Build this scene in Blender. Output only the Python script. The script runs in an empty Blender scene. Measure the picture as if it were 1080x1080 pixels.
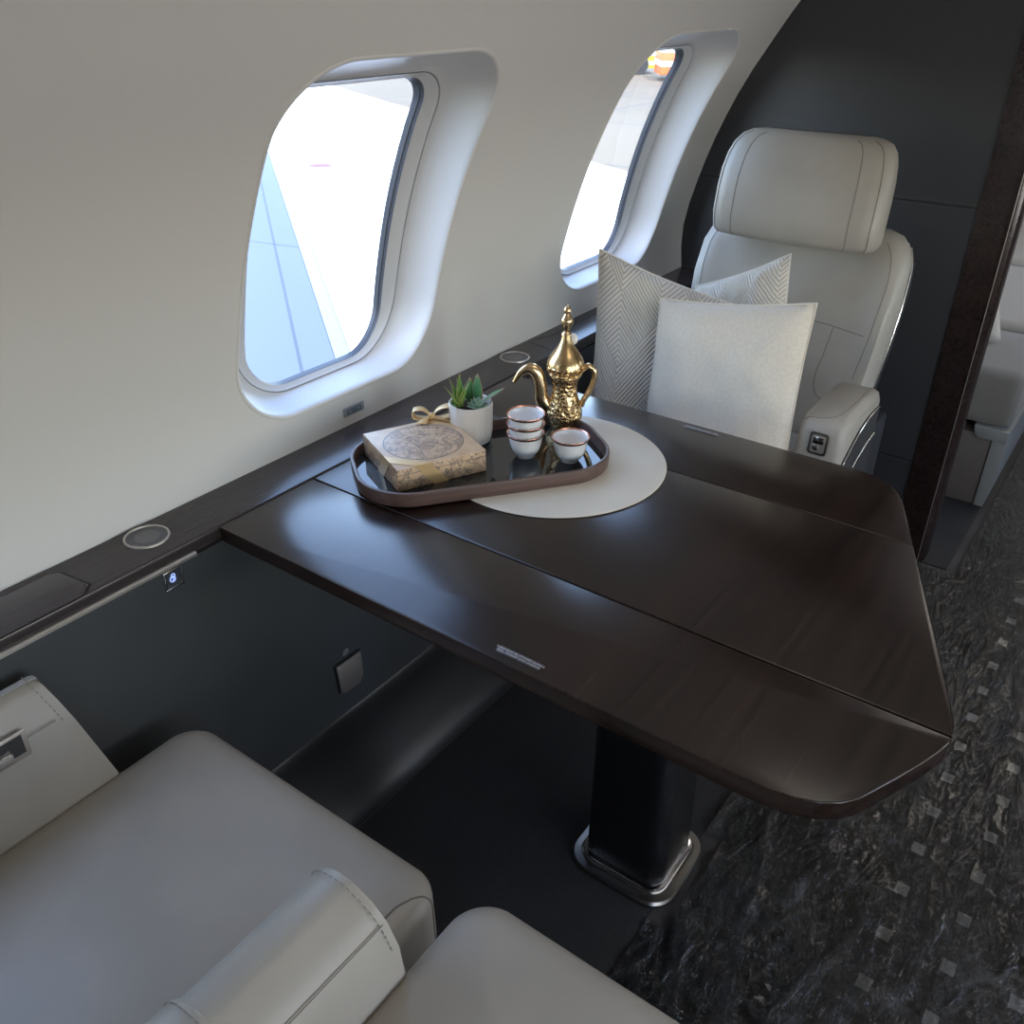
import bpy, bmesh, math, random
from mathutils import Vector, Matrix, Euler, noise
random.seed(7)
PI = math.pi
sc = bpy.context.scene
COL = sc.collection
TBL = 0.69          # table top height
YB = 2.371          # bulkhead face
YT = 1.046          # table centre line
XC = 0.08           # cabin centre line

# ------------------------------------------------------------------ materials
def rgb(c):
    return tuple(((v/255)/12.92 if v/255 <= .04045 else ((v/255+.055)/1.055)**2.4) for v in c) + (1,)

def mat(name, col, rough=.5, metal=0, ior=None, coat=0, sheen=0, spec=None):
    m = bpy.data.materials.new(name); m.use_nodes = True
    b = m.node_tree.nodes['Principled BSDF']
    b.inputs['Base Color'].default_value = tuple(col[:3]) + (1,)
    b.inputs['Roughness'].default_value = rough
    b.inputs['Metallic'].default_value = metal
    if ior: b.inputs['IOR'].default_value = ior
    if coat:
        b.inputs['Coat Weight'].default_value = coat; b.inputs['Coat Roughness'].default_value = .08
    if sheen: b.inputs['Sheen Weight'].default_value = sheen
    if spec is not None: b.inputs['Specular IOR Level'].default_value = spec
    return m

class G:
    """small node-graph helper"""
    def __init__(s, m):
        s.m = m; s.t = m.node_tree; s.b = s.t.nodes.get('Principled BSDF')
    def n(s, ty, **kw):
        nd = s.t.nodes.new(ty)
        for k, v in kw.items():
            if k in nd.inputs: nd.inputs[k].default_value = v
            else: setattr(nd, k, v)
        return nd
    def l(s, a, b): s.t.links.new(a, b)
    def coord(s, scale=(1, 1, 1), rot=(0, 0, 0), kind='Object'):
        tc = s.n('ShaderNodeTexCoord'); mp = s.n('ShaderNodeMapping')
        mp.inputs['Scale'].default_value = scale; mp.inputs['Rotation'].default_value = rot
        s.l(tc.outputs[kind], mp.inputs['Vector']); return mp.outputs[0]
    def noise(s, vec, scale, detail=3, rough=.5):
        nd = s.n('ShaderNodeTexNoise'); nd.inputs['Scale'].default_value = scale
        nd.inputs['Detail'].default_value = detail; nd.inputs['Roughness'].default_value = rough
        s.l(vec, nd.inputs['Vector']); return nd.outputs['Fac']
    def ramp(s, fac, stops):
        r = s.n('ShaderNodeValToRGB'); e = r.color_ramp.elements
        while len(e) < len(stops): e.new(.5)
        for el, (p, c) in zip(e, stops):
            el.position = p; el.color = tuple(c[:3]) + (1,)
        s.l(fac, r.inputs[0]); return r.outputs[0]
    def bump(s, h, strength=.2, dist=.001):
        b = s.n('ShaderNodeBump'); b.inputs['Strength'].default_value = strength
        b.inputs['Distance'].default_value = dist; s.l(h, b.inputs['Height'])
        s.l(b.outputs[0], s.b.inputs['Normal']); return b
    def math(s, op, a, b=None, c=None):
        nd = s.n('ShaderNodeMath', operation=op)
        for i, v in enumerate((a, b, c)):
            if v is None: continue
            if isinstance(v, (int, float)): nd.inputs[i].default_value = v
            else: s.l(v, nd.inputs[i])
        return nd.outputs[0]

def leather(name, col, rough=.42, bump=.12):
    m = mat(name, col, rough); g = G(m); v = g.coord()
    vo = g.n('ShaderNodeTexVoronoi'); vo.inputs['Scale'].default_value = 620; g.l(v, vo.inputs['Vector'])
    n2 = g.noise(v, 9, 2)
    g.l(g.ramp(n2, [(.3, [c*.93 for c in col[:3]]), (.7, [c*1.05 for c in col[:3]])]), g.b.inputs['Base Color'])
    g.bump(vo.outputs['Distance'], bump, .0006)
    return m

def wood(name, dark, light, rough=.2, along='Y', ior=1.5):
    m = mat(name, dark, rough, ior=ior); g = G(m)
    sx = (120, 2.2, 120) if along == 'Y' else (2.2, 120, 120)
    v = g.coord(sx); a = g.noise(v, 1.0, 5, .65)
    v2 = g.coord((18, .9, 18) if along == 'Y' else (.9, 18, 18)); b = g.noise(v2, 1.0, 3)
    mix = g.math('ADD', g.math('MULTIPLY', a, .65), g.math('MULTIPLY', b, .35))
    g.l(g.ramp(mix, [(.36, dark), (.50, [(p+q)/2 for p, q in zip(dark, light)]), (.66, light)]), g.b.inputs['Base Color'])
    g.bump(a, .04, .0003)
    return m

M = {}
M['lining'] = mat('wall_lining', (.69, .675, .65), .5)
g = G(M['lining']); g.bump(g.noise(g.coord(), 900, 2), .06, .0004)
M['reveal'] = mat('window_lining', (.55, .545, .54), .45)
M['gasket'] = mat('window_gasket', (.050, .056, .070), .5)
M['leather'] = leather('seat_leather', (.37, .342, .298))
M['leather_seam'] = mat('seam_thread', (.17, .155, .135), .6)
M['stitch'] = mat('pale_thread', (.30, .28, .25), .6)
M['dado'] = leather('dark_side_panel', (.058, .062, .064), .45, .10)
M['bulk'] = leather('bulkhead_leather', (.036, .037, .040), .5, .15)
M['bulk_stitch'] = mat('bulkhead_stitch', (.06, .06, .065), .6)
M['kick'] = mat('kick_panel', (.011, .011, .0115), .30)
M['wood'] = wood('dark_veneer', (.0065, .0036, .0030), (.028, .0145, .0110), .225, ior=1.5)
M['ledgewood'] = wood('ledge_veneer', (.026, .020, .020), (.048, .038, .037), .23)
M['woodedge'] = wood('veneer_edge', (.016, .009, .008), (.045, .024, .020), .22)
M['traywood'] = wood('tray_veneer', (.060, .034, .028), (.13, .076, .060), .38, along='X')
M['trim_wood'] = wood('door_frame_veneer', (.012, .0075, .007), (.035, .02, .018), .2)
M['seam'] = mat('shadow_gap', (.004, .004, .004), .6)
M['chrome'] = mat('chrome', (.72, .70, .68), .16, 1)
M['satin'] = mat('satin_metal', (.58, .53, .48), .42, .85)
g = G(M['satin']); g.bump(g.noise(g.coord((3, 3, 400)), 1, 3), .08, .0003)
M['steel'] = mat('brushed_steel', (.38, .36, .33), .28, 1)
M['sleeve'] = mat('pedestal_black', (.085, .085, .09), .24, .9)
g = G(M['sleeve']); g.bump(g.noise(g.coord((14, 14, 5)), 1, 3), .25, .006)
M['tube'] = mat('pedestal_tube', (.10, .10, .10), .3, .8)
M['glass_black'] = mat('dark_glass', (.010, .012, .014), .04, ior=1.6)
M['cream'] = leather('placemat_leather', (.68, .63, .54), .55, .25)
M['ceramic'] = mat('white_ceramic', (.86, .85, .85), .10, coat=.6)
M['rosegold'] = mat('copper_rim', (.72, .36, .26), .22, 1)
M['pot'] = mat('matte_ceramic', (.72, .67, .625), .42)
M['soil'] = mat('soil', (.045, .035, .028), .95)
M['bead'] = mat('white_bead', (.85, .82, .76), .4)
M['text'] = mat('placard_text', (.62, .62, .66), .5)
M['placard'] = mat('placard_backing', (.045, .040, .050), .35)
M['switch'] = mat('switch_body', (.14, .17, .21), .4)
M['arrow'] = mat('arrow_print', (.45, .52, .62), .5)
M['frame_grey'] = mat('switch_frame', (.30, .33, .36), .35)
M['ground'] = mat('tarmac', (.30, .285, .25), .9)
M['divan_base'] = mat('divan_panel', (.155, .135, .12), .5)
M['divan_side'] = mat('divan_side', (.34, .35, .34), .4)
M['white_plastic'] = mat('ceiling_panel', (.66, .65, .62), .5)
M['tick'] = mat('dial_face', (.09, .09, .10), .35)

def fabric(name, col, kind='plain'):
    m = mat(name, col, .85, sheen=.3); g = G(m); v = g.coord(kind='UV')
    if kind == 'plain':
        w1 = g.n('ShaderNodeTexWave', bands_direction='X'); w1.inputs['Scale'].default_value = 95; w1.inputs['Distortion'].default_value = 1.5
        w2 = g.n('ShaderNodeTexWave', bands_direction='Y'); w2.inputs['Scale'].default_value = 95; w2.inputs['Distortion'].default_value = 1.5
        g.l(v, w1.inputs['Vector']); g.l(v, w2.inputs['Vector'])
        h = g.math('ADD', w1.outputs['Fac'], w2.outputs['Fac'])
        n = g.noise(v, 60, 4)
        g.l(g.ramp(n, [(.35, [c*.94 for c in col]), (.65, [min(1, c*1.04) for c in col])]), g.b.inputs['Base Color'])
        g.bump(h, .22, .0006)
    else:
        # herringbone: diagonal ribs that change direction from one triangle block to the next
        sep = g.n('ShaderNodeSeparateXYZ'); g.l(v, sep.inputs[0])
        u, w = sep.outputs[0], sep.outputs[1]
        pp = g.math('PINGPONG', g.math('ADD', u, .08), .26)
        row = g.math('MODULO', g.math('FLOOR', g.math('MULTIPLY', g.math('ADD', w, g.math('MULTIPLY', pp, 1.2)), 2.6)), 2.0)
        a = g.math('ADD', w, g.math('MULTIPLY', pp, 1.2))
        b = g.math('SUBTRACT', w, g.math('MULTIPLY', pp, 1.0))
        mixv = g.math('ADD', g.math('MULTIPLY', a, row), g.math('MULTIPLY', b, g.math('SUBTRACT', 1.0, row)))
        s = g.math('SINE', g.math('MULTIPLY', mixv, 2*PI*34))
        h = g.math('MULTIPLY', g.math('ADD', s, 1.0), .5)
        g.l(g.ramp(h, [(.15, [c*.62 for c in col]), (.55, col)]), g.b.inputs['Base Color'])
        g.bump(h, .8, .002)
    return m
M['linen'] = fabric('linen_cushion', (.72, .66, .57))
M['herring'] = fabric('herringbone_cushion', (.70, .655, .59), 'herring')
M['divan'] = fabric('divan_fabric_shaded', (.25, .235, .21))  # divan cloth with the shade of the near end put into its colour
M['divan_lit'] = fabric('divan_fabric_lit', (.40, .37, .32))  # same divan cloth, painted lighter where more light falls

def brass():
    m = mat('engraved_brass', (.60, .42, .20), .24, 1); g = G(m); v = g.coord()
    vo = g.n('ShaderNodeTexVoronoi'); vo.feature = 'DISTANCE_TO_EDGE'; vo.inputs['Scale'].default_value = 130; g.l(v, vo.inputs['Vector'])
    sep = g.n('ShaderNodeSeparateXYZ'); g.l(v, sep.inputs[0])
    # engraved below the shoulder of the pot; plain polished lid above
    msk = g.math('LESS_THAN', sep.outputs[2], .115)
    h = g.math('MULTIPLY', vo.outputs['Distance'], msk)
    g.bump(h, .9, .0035)
    g.l(g.ramp(g.noise(v, 60, 3), [(.3, (.46, .31, .15)), (.7, (.70, .50, .26))]), g.b.inputs['Base Color'])
    return m
M['brass'] = brass()
M['brass_plain'] = mat('polished_brass', (.66, .48, .27), .2, 1)

def glass_pane():
    m = bpy.data.materials.new('window_glass'); m.use_nodes = True; t = m.node_tree
    t.nodes.remove(t.nodes['Principled BSDF']); o = t.nodes['Material Output']
    tr = t.nodes.new('ShaderNodeBsdfTransparent'); tr.inputs[0].default_value = (.97, .985, 1, 1)
    gl = t.nodes.new('ShaderNodeBsdfGlossy'); gl.inputs['Roughness'].default_value = .02
    lw = t.nodes.new('ShaderNodeLayerWeight'); lw.inputs[0].default_value = .5
    f = t.nodes.new('ShaderNodeMath'); f.operation = 'POWER'; f.inputs[1].default_value = 6; t.links.new(lw.outputs['Facing'], f.inputs[0])
    mx = t.nodes.new('ShaderNodeMixShader')
    t.links.new(f.outputs[0], mx.inputs[0]); t.links.new(tr.outputs[0], mx.inputs[1]); t.links.new(gl.outputs[0], mx.inputs[2])
    t.links.new(mx.outputs[0], o.inputs[0]); return m
M['glass'] = glass_pane()
M['groove'] = mat('groove_grey', (.30, .305, .32), .5)

def film():
    m = bpy.data.materials.new('clear_film'); m.use_nodes = True; t = m.node_tree
    t.nodes.remove(t.nodes['Principled BSDF']); o = t.nodes['Material Output']
    tr = t.nodes.new('ShaderNodeBsdfTransparent'); tr.inputs[0].default_value = (.93, .95, .97, 1)
    gl = t.nodes.new('ShaderNodeBsdfGlossy'); gl.inputs['Roughness'].default_value = .10
    f = t.nodes.new('ShaderNodeFresnel'); f.inputs[0].default_value = 1.45
    mx = t.nodes.new('ShaderNodeMixShader')
    tc = t.nodes.new('ShaderNodeTexCoord')
    def nz(scale, map_, det, dist=0.0):
        mp = t.nodes.new('ShaderNodeMapping'); mp.inputs['Scale'].default_value = map_; mp.inputs['Rotation'].default_value = (0, 0, .5)
        t.links.new(tc.outputs['Object'], mp.inputs[0])
        n = t.nodes.new('ShaderNodeTexNoise'); n.inputs['Scale'].default_value = scale; n.inputs['Detail'].default_value = det
        n.inputs['Distortion'].default_value = dist; t.links.new(mp.outputs[0], n.inputs[0]); return n.outputs[0]
    a = nz(9, (2.6, .8, 1), 5, 1.8)
    r = t.nodes.new('ShaderNodeMath'); r.operation = 'SUBTRACT'; t.links.new(a, r.inputs[0]); r.inputs[1].default_value = .5
    ab = t.nodes.new('ShaderNodeMath'); ab.operation = 'ABSOLUTE'; t.links.new(r.outputs[0], ab.inputs[0])
    pw = t.nodes.new('ShaderNodeMath'); pw.operation = 'POWER'; t.links.new(ab.outputs[0], pw.inputs[0]); pw.inputs[1].default_value = .35
    b2 = nz(34, (1.5, 1, 1), 3, .6)
    sm = t.nodes.new('ShaderNodeMath'); sm.operation = 'MULTIPLY_ADD'; t.links.new(b2, sm.inputs[0]); sm.inputs[1].default_value = .22
    t.links.new(pw.outputs[0], sm.inputs[2])
    bp = t.nodes.new('ShaderNodeBump'); bp.inputs['Strength'].default_value = .6; bp.inputs['Distance'].default_value = .012
    t.links.new(sm.outputs[0], bp.inputs['Height']); t.links.new(bp.outputs[0], gl.inputs['Normal']); t.links.new(bp.outputs[0], f.inputs['Normal'])
    k2 = t.nodes.new('ShaderNodeMath'); k2.operation = 'MULTIPLY'; k2.use_clamp = True; k2.inputs[1].default_value = 1.25; t.links.new(f.outputs[0], k2.inputs[0])
    t.links.new(k2.outputs[0], mx.inputs[0]); t.links.new(tr.outputs[0], mx.inputs[1]); t.links.new(gl.outputs[0], mx.inputs[2])
    # stress-whitened creases
    df = t.nodes.new('ShaderNodeBsdfDiffuse'); df.inputs[0].default_value = (.62, .66, .72, 1)
    def crease(scale, map_, wid, dist, seed):
        mp = t.nodes.new('ShaderNodeMapping'); mp.inputs['Scale'].default_value = map_; mp.inputs['Rotation'].default_value = (0, 0, seed); mp.inputs['Location'].default_value = (seed*3, seed, seed)
        t.links.new(tc.outputs['Object'], mp.inputs[0])
        n = t.nodes.new('ShaderNodeTexNoise'); n.inputs['Scale'].default_value = scale; n.inputs['Detail'].default_value = 2.5; n.inputs['Distortion'].default_value = dist; t.links.new(mp.outputs[0], n.inputs[0])
        a_ = t.nodes.new('ShaderNodeMath'); a_.operation = 'SUBTRACT'; t.links.new(n.outputs[0], a_.inputs[0]); a_.inputs[1].default_value = .5
        b_ = t.nodes.new('ShaderNodeMath'); b_.operation = 'ABSOLUTE'; t.links.new(a_.outputs[0], b_.inputs[0])
        c_ = t.nodes.new('ShaderNodeMapRange'); c_.inputs['From Min'].default_value = 0; c_.inputs['From Max'].default_value = wid; c_.inputs['To Min'].default_value = 1; c_.inputs['To Max'].default_value = 0
        t.links.new(b_.outputs[0], c_.inputs['Value'])
        g_ = t.nodes.new('ShaderNodeTexNoise'); g_.inputs['Scale'].default_value = 5+seed; g_.inputs['Detail'].default_value = 1; t.links.new(mp.outputs[0], g_.inputs[0])
        h_ = t.nodes.new('ShaderNodeMapRange'); h_.inputs['From Min'].default_value = .54; h_.inputs['From Max'].default_value = .70; t.links.new(g_.outputs[0], h_.inputs['Value'])
        m_ = t.nodes.new('ShaderNodeMath'); m_.operation = 'MULTIPLY'; t.links.new(c_.outputs[0], m_.inputs[0]); t.links.new(h_.outputs[0], m_.inputs[1]); return m_.outputs[0]
    c1 = crease(6, (1.8, .7, 1), .022, 1.6, .6); c2 = crease(11, (.8, 1.9, 1), .030, .8, 1.7)
    mxm = t.nodes.new('ShaderNodeMath'); mxm.operation = 'MAXIMUM'; t.links.new(c1, mxm.inputs[0]); t.links.new(c2, mxm.inputs[1])
    sc_ = t.nodes.new('ShaderNodeMath'); sc_.operation = 'MULTIPLY_ADD'; sc_.inputs[1].default_value = .075; sc_.inputs[2].default_value = .004; t.links.new(mxm.outputs[0], sc_.inputs[0])
    mz = t.nodes.new('ShaderNodeMixShader'); t.links.new(sc_.outputs[0], mz.inputs[0]); t.links.new(mx.outputs[0], mz.inputs[1]); t.links.new(df.outputs[0], mz.inputs[2])
    t.links.new(mz.outputs[0], o.inputs[0]); return m
M['film'] = film()

def carpet(name, base, squares=False):
    m = mat(name, base, .9); g = G(m); v = g.coord()
    n = g.noise(v, 420, 3); n2 = g.noise(v, 5, 3)
    c = g.ramp(g.math('ADD', g.math('MULTIPLY', n, .6), g.math('MULTIPLY', n2, .4)),
               [(.3, [q*.55 for q in base]), (.7, [q*1.5 for q in base])])
    if squares:
        sep = g.n('ShaderNodeSeparateXYZ'); g.l(v, sep.inputs[0])
        def cell(o, off, per, w):
            fr = g.math('FRACT', g.math('DIVIDE', g.math('SUBTRACT', o, off - w/2), per))
            return g.math('LESS_THAN', fr, w/per)
        ax = cell(sep.outputs[0], -.047, .1035, .022)
        ay = cell(sep.outputs[1], 1.040, .1077, .026)
        lim = g.math('MULTIPLY', g.math('GREATER_THAN', sep.outputs[0], -.07), g.math('LESS_THAN', sep.outputs[0], .40))
        k = g.math('MULTIPLY', g.math('MULTIPLY', ax, ay), lim)
        mx = g.n('ShaderNodeMix', data_type='RGBA')
        g.l(k, mx.inputs[0]); g.l(c, mx.inputs[6]); mx.inputs[7].default_value = (.24, .235, .225, 1)
        c = mx.outputs[2]
    g.l(c, g.b.inputs['Base Color']); g.bump(n, .8, .003); return m
M['carpet'] = carpet('aisle_carpet', (.062, .056, .053), True)
M['mat_dark'] = carpet('dark_carpet', (.030, .0285, .028))

def map_paper():
    m = mat('map_print_paper', (.62, .42, .27), .42); g = G(m); v = g.coord()
    base = g.ramp(g.noise(v, 30, 4), [(.3, (.50, .33, .20)), (.7, (.68, .48, .31))])
    sep = g.n('ShaderNodeSeparateXYZ'); g.l(v, sep.inputs[0])
    x, y, z = sep.outputs
    r = g.math('SQRT', g.math('ADD', g.math('POWER', g.math('ABSOLUTE', g.math('DIVIDE', x, 1.02)), 2.0), g.math('POWER', g.math('ABSOLUTE', y), 2.0)))
    top = g.math('GREATER_THAN', z, .0372)
    ring = g.math('LESS_THAN', g.math('ABSOLUTE', g.math('SUBTRACT', r, .0645)), .0011)
    inside = g.math('LESS_THAN', r, .0635)
    th = g.math('ARCTAN2', g.math('ADD', y, .03), x)
    mer = g.math('LESS_THAN', g.math('FRACT', g.math('MULTIPLY', th, 5.0)), .10)
    rr = g.math('SQRT', g.math('ADD', g.math('POWER', g.math('ABSOLUTE', x), 2.0), g.math('POWER', g.math('ABSOLUTE', g.math('ADD', y, .03)), 2.0)))
    par = g.math('LESS_THAN', g.math('FRACT', g.math('MULTIPLY', rr, 90.0)), .10)
    grid = g.math('MULTIPLY', g.math('MAXIMUM', mer, par), inside)
    n = g.noise(v, 55, 5, .6)
    coast = g.math('LESS_THAN', g.math('ABSOLUTE', g.math('SUBTRACT', n, .52)), .016)
    land = g.math('MULTIPLY', g.math('GREATER_THAN', n, .54), g.math('LESS_THAN', g.math('FRACT', g.math('MULTIPLY', g.noise(v, 260, 3), 6.0)), .35))
    ink = g.math('MAXIMUM', coast, land)
    top_ink = g.math('MULTIPLY', g.math('MAXIMUM', g.math('MULTIPLY', g.math('MAXIMUM', ink, g.math('MULTIPLY', grid, .6)), inside), ring), top)
    side_grid = g.math('LESS_THAN', g.math('FRACT', g.math('MULTIPLY', g.math('ADD', g.math('ADD', x, y), g.math('MULTIPLY', z, .8)), 26.0)), .035)
    side_ink = g.math('MULTIPLY', g.math('MAXIMUM', ink, g.math('MULTIPLY', side_grid, .7)), g.math('SUBTRACT', 1.0, top))
    lidline = g.math('LESS_THAN', g.math('ABSOLUTE', g.math('SUBTRACT', z, .0275)), .0006)
    k = g.math('MULTIPLY', g.math('MAXIMUM', g.math('MAXIMUM', top_ink, side_ink), g.math('MULTIPLY', lidline, g.math('SUBTRACT', 1.0, top))), .78)
    mx = g.n('ShaderNodeMix', data_type='RGBA')
    g.l(k, mx.inputs[0]); g.l(base, mx.inputs[6]); mx.inputs[7].default_value = (.07, .06, .07, 1)
    g.l(mx.outputs[2], g.b.inputs['Base Color']); return m
M['map'] = map_paper()
M['ribbon'] = mat('satin_ribbon', (.72, .50, .25), .30, .35)
M['leaf_green'] = None
def leafmat(name, a, b):
    m = mat(name, a, .4); g = G(m); v = g.coord(kind='UV')
    sep = g.n('ShaderNodeSeparateXYZ'); g.l(v, sep.inputs[0])
    edge = g.math('ABSOLUTE', g.math('SUBTRACT', sep.outputs[0], .5))
    tip = g.math('MAXIMUM', g.math('MULTIPLY', edge, 2.0), sep.outputs[1])
    g.l(g.ramp(tip, [(.0, a), (.84, a), (.97, b)]), g.b.inputs['Base Color']); return m
M['aloe'] = leafmat('aloe_leaf', (.13, .26, .05), (.36, .30, .10))
M['jade'] = leafmat('jade_leaf', (.09, .24, .10), (.45, .22, .14))
M['eche'] = leafmat('echeveria_leaf', (.22, .36, .26), (.38, .42, .30))

# ------------------------------------------------------------------ object helpers
def link(name, bm, m, parent=None, smooth=True, ang=40, loc=None, rot=None, recalc=True):
    me = bpy.data.meshes.new(name)
    if recalc: bmesh.ops.recalc_face_normals(bm, faces=bm.faces)
    bm.to_mesh(me); bm.free()
    ms = m if isinstance(m, (list, tuple)) else [m]
    for q in ms: me.materials.append(q)
    if smooth:
        for p in me.polygons: p.use_smooth = True
        try: me.set_sharp_from_angle(angle=math.radians(ang))
        except Exception: pass
    o = bpy.data.objects.new(name, me); COL.objects.link(o)
    if parent is not None: o.parent = parent
    if loc: o.location = loc
    if rot: o.rotation_euler = rot
    return o

def root(name, loc=(0, 0, 0), rz=0):
    o = bpy.data.objects.new(name, None); COL.objects.link(o)
    o.empty_display_size = .05; o.location = loc; o.rotation_euler = (0, 0, rz); return o

def tag(o, label=None, cat=None, group=None, kind=None):
    if label: o['label'] = label
    if cat: o['category'] = cat
    if group: o['group'] = group
    if kind: o['kind'] = kind
    return o

def struct(name, bm, m, label=None, parent=None, **kw):
    o = link(name, bm, m, parent, **kw)
    if parent is None: o['kind'] = 'structure'
    if label: o['label'] = label
    return o

def box(bm, x0, x1, y0, y1, z0, z1, bev=0, seg=2):
    r = bmesh.ops.create_cube(bm, size=1)['verts']
    for v in r:
        v.co = Vector(((x0+x1)/2 + v.co.x*(x1-x0), (y0+y1)/2 + v.co.y*(y1-y0), (z0+z1)/2 + v.co.z*(z1-z0)))
    if bev:
        es = list({e for v in r for e in v.link_edges})
        bmesh.ops.bevel(bm, geom=es, offset=bev, segments=seg, affect='EDGES', profile=.5)
    return bm
def B(*a, **k): return box(bmesh.new(), *a, **k)

def loft(bm, loops, cap0=True, cap1=True, closed=True, uv=False):
    vs = [[bm.verts.new(p) for p in lp] for lp in loops]
    n = len(vs[0])
    for a, b in zip(vs, vs[1:]):
        for i in range(n if closed else n-1):
            j = (i+1) % n
            try: bm.faces.new((a[i], a[j], b[j], b[i]))
            except ValueError: pass
    if cap0: bm.faces.new(vs[0][::-1])
    if cap1: bm.faces.new(vs[-1])
    return vs

def rr(cx, cy, hx, hy, r, n=8, ang=0):
    """rounded rectangle, list of (x, y), 4*(n+1) points"""
    r = min(r, hx, hy); out = []
    for k, (sx, sy) in enumerate(((1, 1), (-1, 1), (-1, -1), (1, -1))):
        for i in range(n+1):
            a = k*PI/2 + i/n*PI/2
            out.append((sx*(hx-r) + r*math.cos(a), sy*(hy-r) + r*math.sin(a)))
    c, s = math.cos(ang), math.sin(ang)
    return [(cx + x*c - y*s, cy + x*s + y*c) for x, y in out]

def lathe(bm, prof, n=40, cx=0, cy=0, cap0=False, cap1=False):
    loft(bm, [[(cx + r*math.cos(2*PI*i/n), cy + r*math.sin(2*PI*i/n), z) for i in range(n)] for r, z in prof], cap0, cap1)
    return bm

def tube(bm, pts, rad, n=10, caps=True):
    pts = [Vector(p) for p in pts]; rads = rad if isinstance(rad, (list, tuple)) else [rad]*len(pts)
    loops = []; up = Vector((0, 0, 1)); prev = None
    for i, p in enumerate(pts):
        d = (pts[min(i+1, len(pts)-1)] - pts[max(i-1, 0)]).normalized()
        a = d.cross(up if prev is None else prev)
        if prev is None:
            if a.length < 1e-3: a = d.cross(Vector((1, 0, 0)))
            a.normalize(); b = a.cross(d).normalized(); prev = b
        else:
            a.normalize(); b = a.cross(d).normalized(); prev = b
        loops.append([p + (a*math.cos(2*PI*k/n) + b*math.sin(2*PI*k/n))*rads[i] for k in range(n)])
    loft(bm, loops, caps, caps); return bm

def smooth_path(pts, k=6):
    """Catmull-Rom through pts"""
    P = [Vector(p) for p in pts]; P = [2*P[0]-P[1]] + P + [2*P[-1]-P[-2]]; out = []
    for i in range(1, len(P)-2):
        for j in range(k):
            t = j/k; a, b, c, d = P[i-1:i+3]
            out.append(.5*((2*b) + (c-a)*t + (2*a-5*b+4*c-d)*t*t + (3*b-a-3*c+d)*t**3))
    out.append(P[-2]); return out

def extr(bm, poly, axis, a, b, bev=0, seg=2):
    """extrude a 2-D polygon along an axis between a and b. axis X: poly=(y,z); Y: poly=(x,z); Z: poly=(x,y)"""
    f = {'X': lambda p, t: (t, p[0], p[1]), 'Y': lambda p, t: (p[0], t, p[1]), 'Z': lambda p, t: (p[0], p[1], t)}[axis]
    va = [bm.verts.new(f(p, a)) for p in poly]; vb = [bm.verts.new(f(p, b)) for p in poly]; n = len(poly)
    fs = [bm.faces.new(va), bm.faces.new(vb[::-1])]
    for i in range(n): bm.faces.new((va[i], vb[i], vb[(i+1) % n], va[(i+1) % n]))
    if bev:
        es = {e for f_ in fs for e in f_.edges}
        bmesh.ops.recalc_face_normals(bm, faces=bm.faces)
        bmesh.ops.bevel(bm, geom=list(es), offset=bev, segments=seg, affect='EDGES', profile=.5)
    return bm

def text(body, size, m, parent, mw, name='lettering', align='CENTER', space=1.0):
    cu = bpy.data.curves.new(name, 'FONT'); cu.body = body; cu.size = size; cu.align_x = align; cu.align_y = 'CENTER'
    cu.extrude = .0001; cu.space_line = space
    o = bpy.data.objects.new(name, cu); COL.objects.link(o)
    bpy.context.view_layer.update()
    me = bpy.data.meshes.new_from_object(o); bpy.data.objects.remove(o)
    me.materials.clear(); me.materials.append(m)
    o = bpy.data.objects.new(name, me); COL.objects.link(o); o.parent = parent; o.matrix_local = mw
    return o

# ------------------------------------------------------------------ cabin side walls
PROF = [(-1.122, .69), (-1.13, .777), (-1.12, .852), (-1.098, .932), (-1.072, 1.011), (-1.04, 1.09), (-.996, 1.179),
        (-.946, 1.261), (-.883, 1.357), (-.81, 1.45), (-.71, 1.55), (-.58, 1.65), (-.42, 1.735), (-.24, 1.79), (-.05, 1.81)]
# densify with Catmull-Rom, arc-length table
PD = smooth_path([(x, 0, z) for x, z in PROF], 8)
SL = [0]
for a, b in zip(PD, PD[1:]): SL.append(SL[-1] + (b-a).length)
def wall(y, s, off=0, side=-1):
    """point on the lining: s along the profile from the ledge up, off = outboard"""
    s = max(0, min(s, SL[-1]-1e-6))
    i = max(k for k in range(len(SL)-1) if SL[k] <= s) if s > 0 else 0
    t = (s-SL[i])/(SL[i+1]-SL[i]); p = PD[i].lerp(PD[i+1], t)
    t0 = (PD[min(i+1, len(PD)-1)] - PD[max(i-1, 0)]).normalized(); t1 = (PD[min(i+2, len(PD)-1)] - PD[i]).normalized()
    d = t0.lerp(t1, t).normalized()
    nrm = Vector((-d.z, 0, d.x))       # outboard
    q = p + nrm*off
    x = q.x if side < 0 else 2*XC - q.x
    return Vector((x, y, q.z))
def s_of_z(z):
    for i in range(len(PD)-1):
        if PD[i].z <= z <= PD[i+1].z: return SL[i] + (z-PD[i].z)/(PD[i+1].z-PD[i].z)*(SL[i+1]-SL[i])
WYS = [1.052 + .915*k for k in range(-3, 5)]          # window centre lines
S0, S1 = 0, s_of_z(1.50)
SW0, SW1 = s_of_z(.751), s_of_z(1.303)                # reveal on the wall
SP0, SP1 = s_of_z(.776), s_of_z(1.262)                # glazed opening
SCm = (SW0+SW1)/2; SPc = (SP0+SP1)/2
NQ = 14
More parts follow.
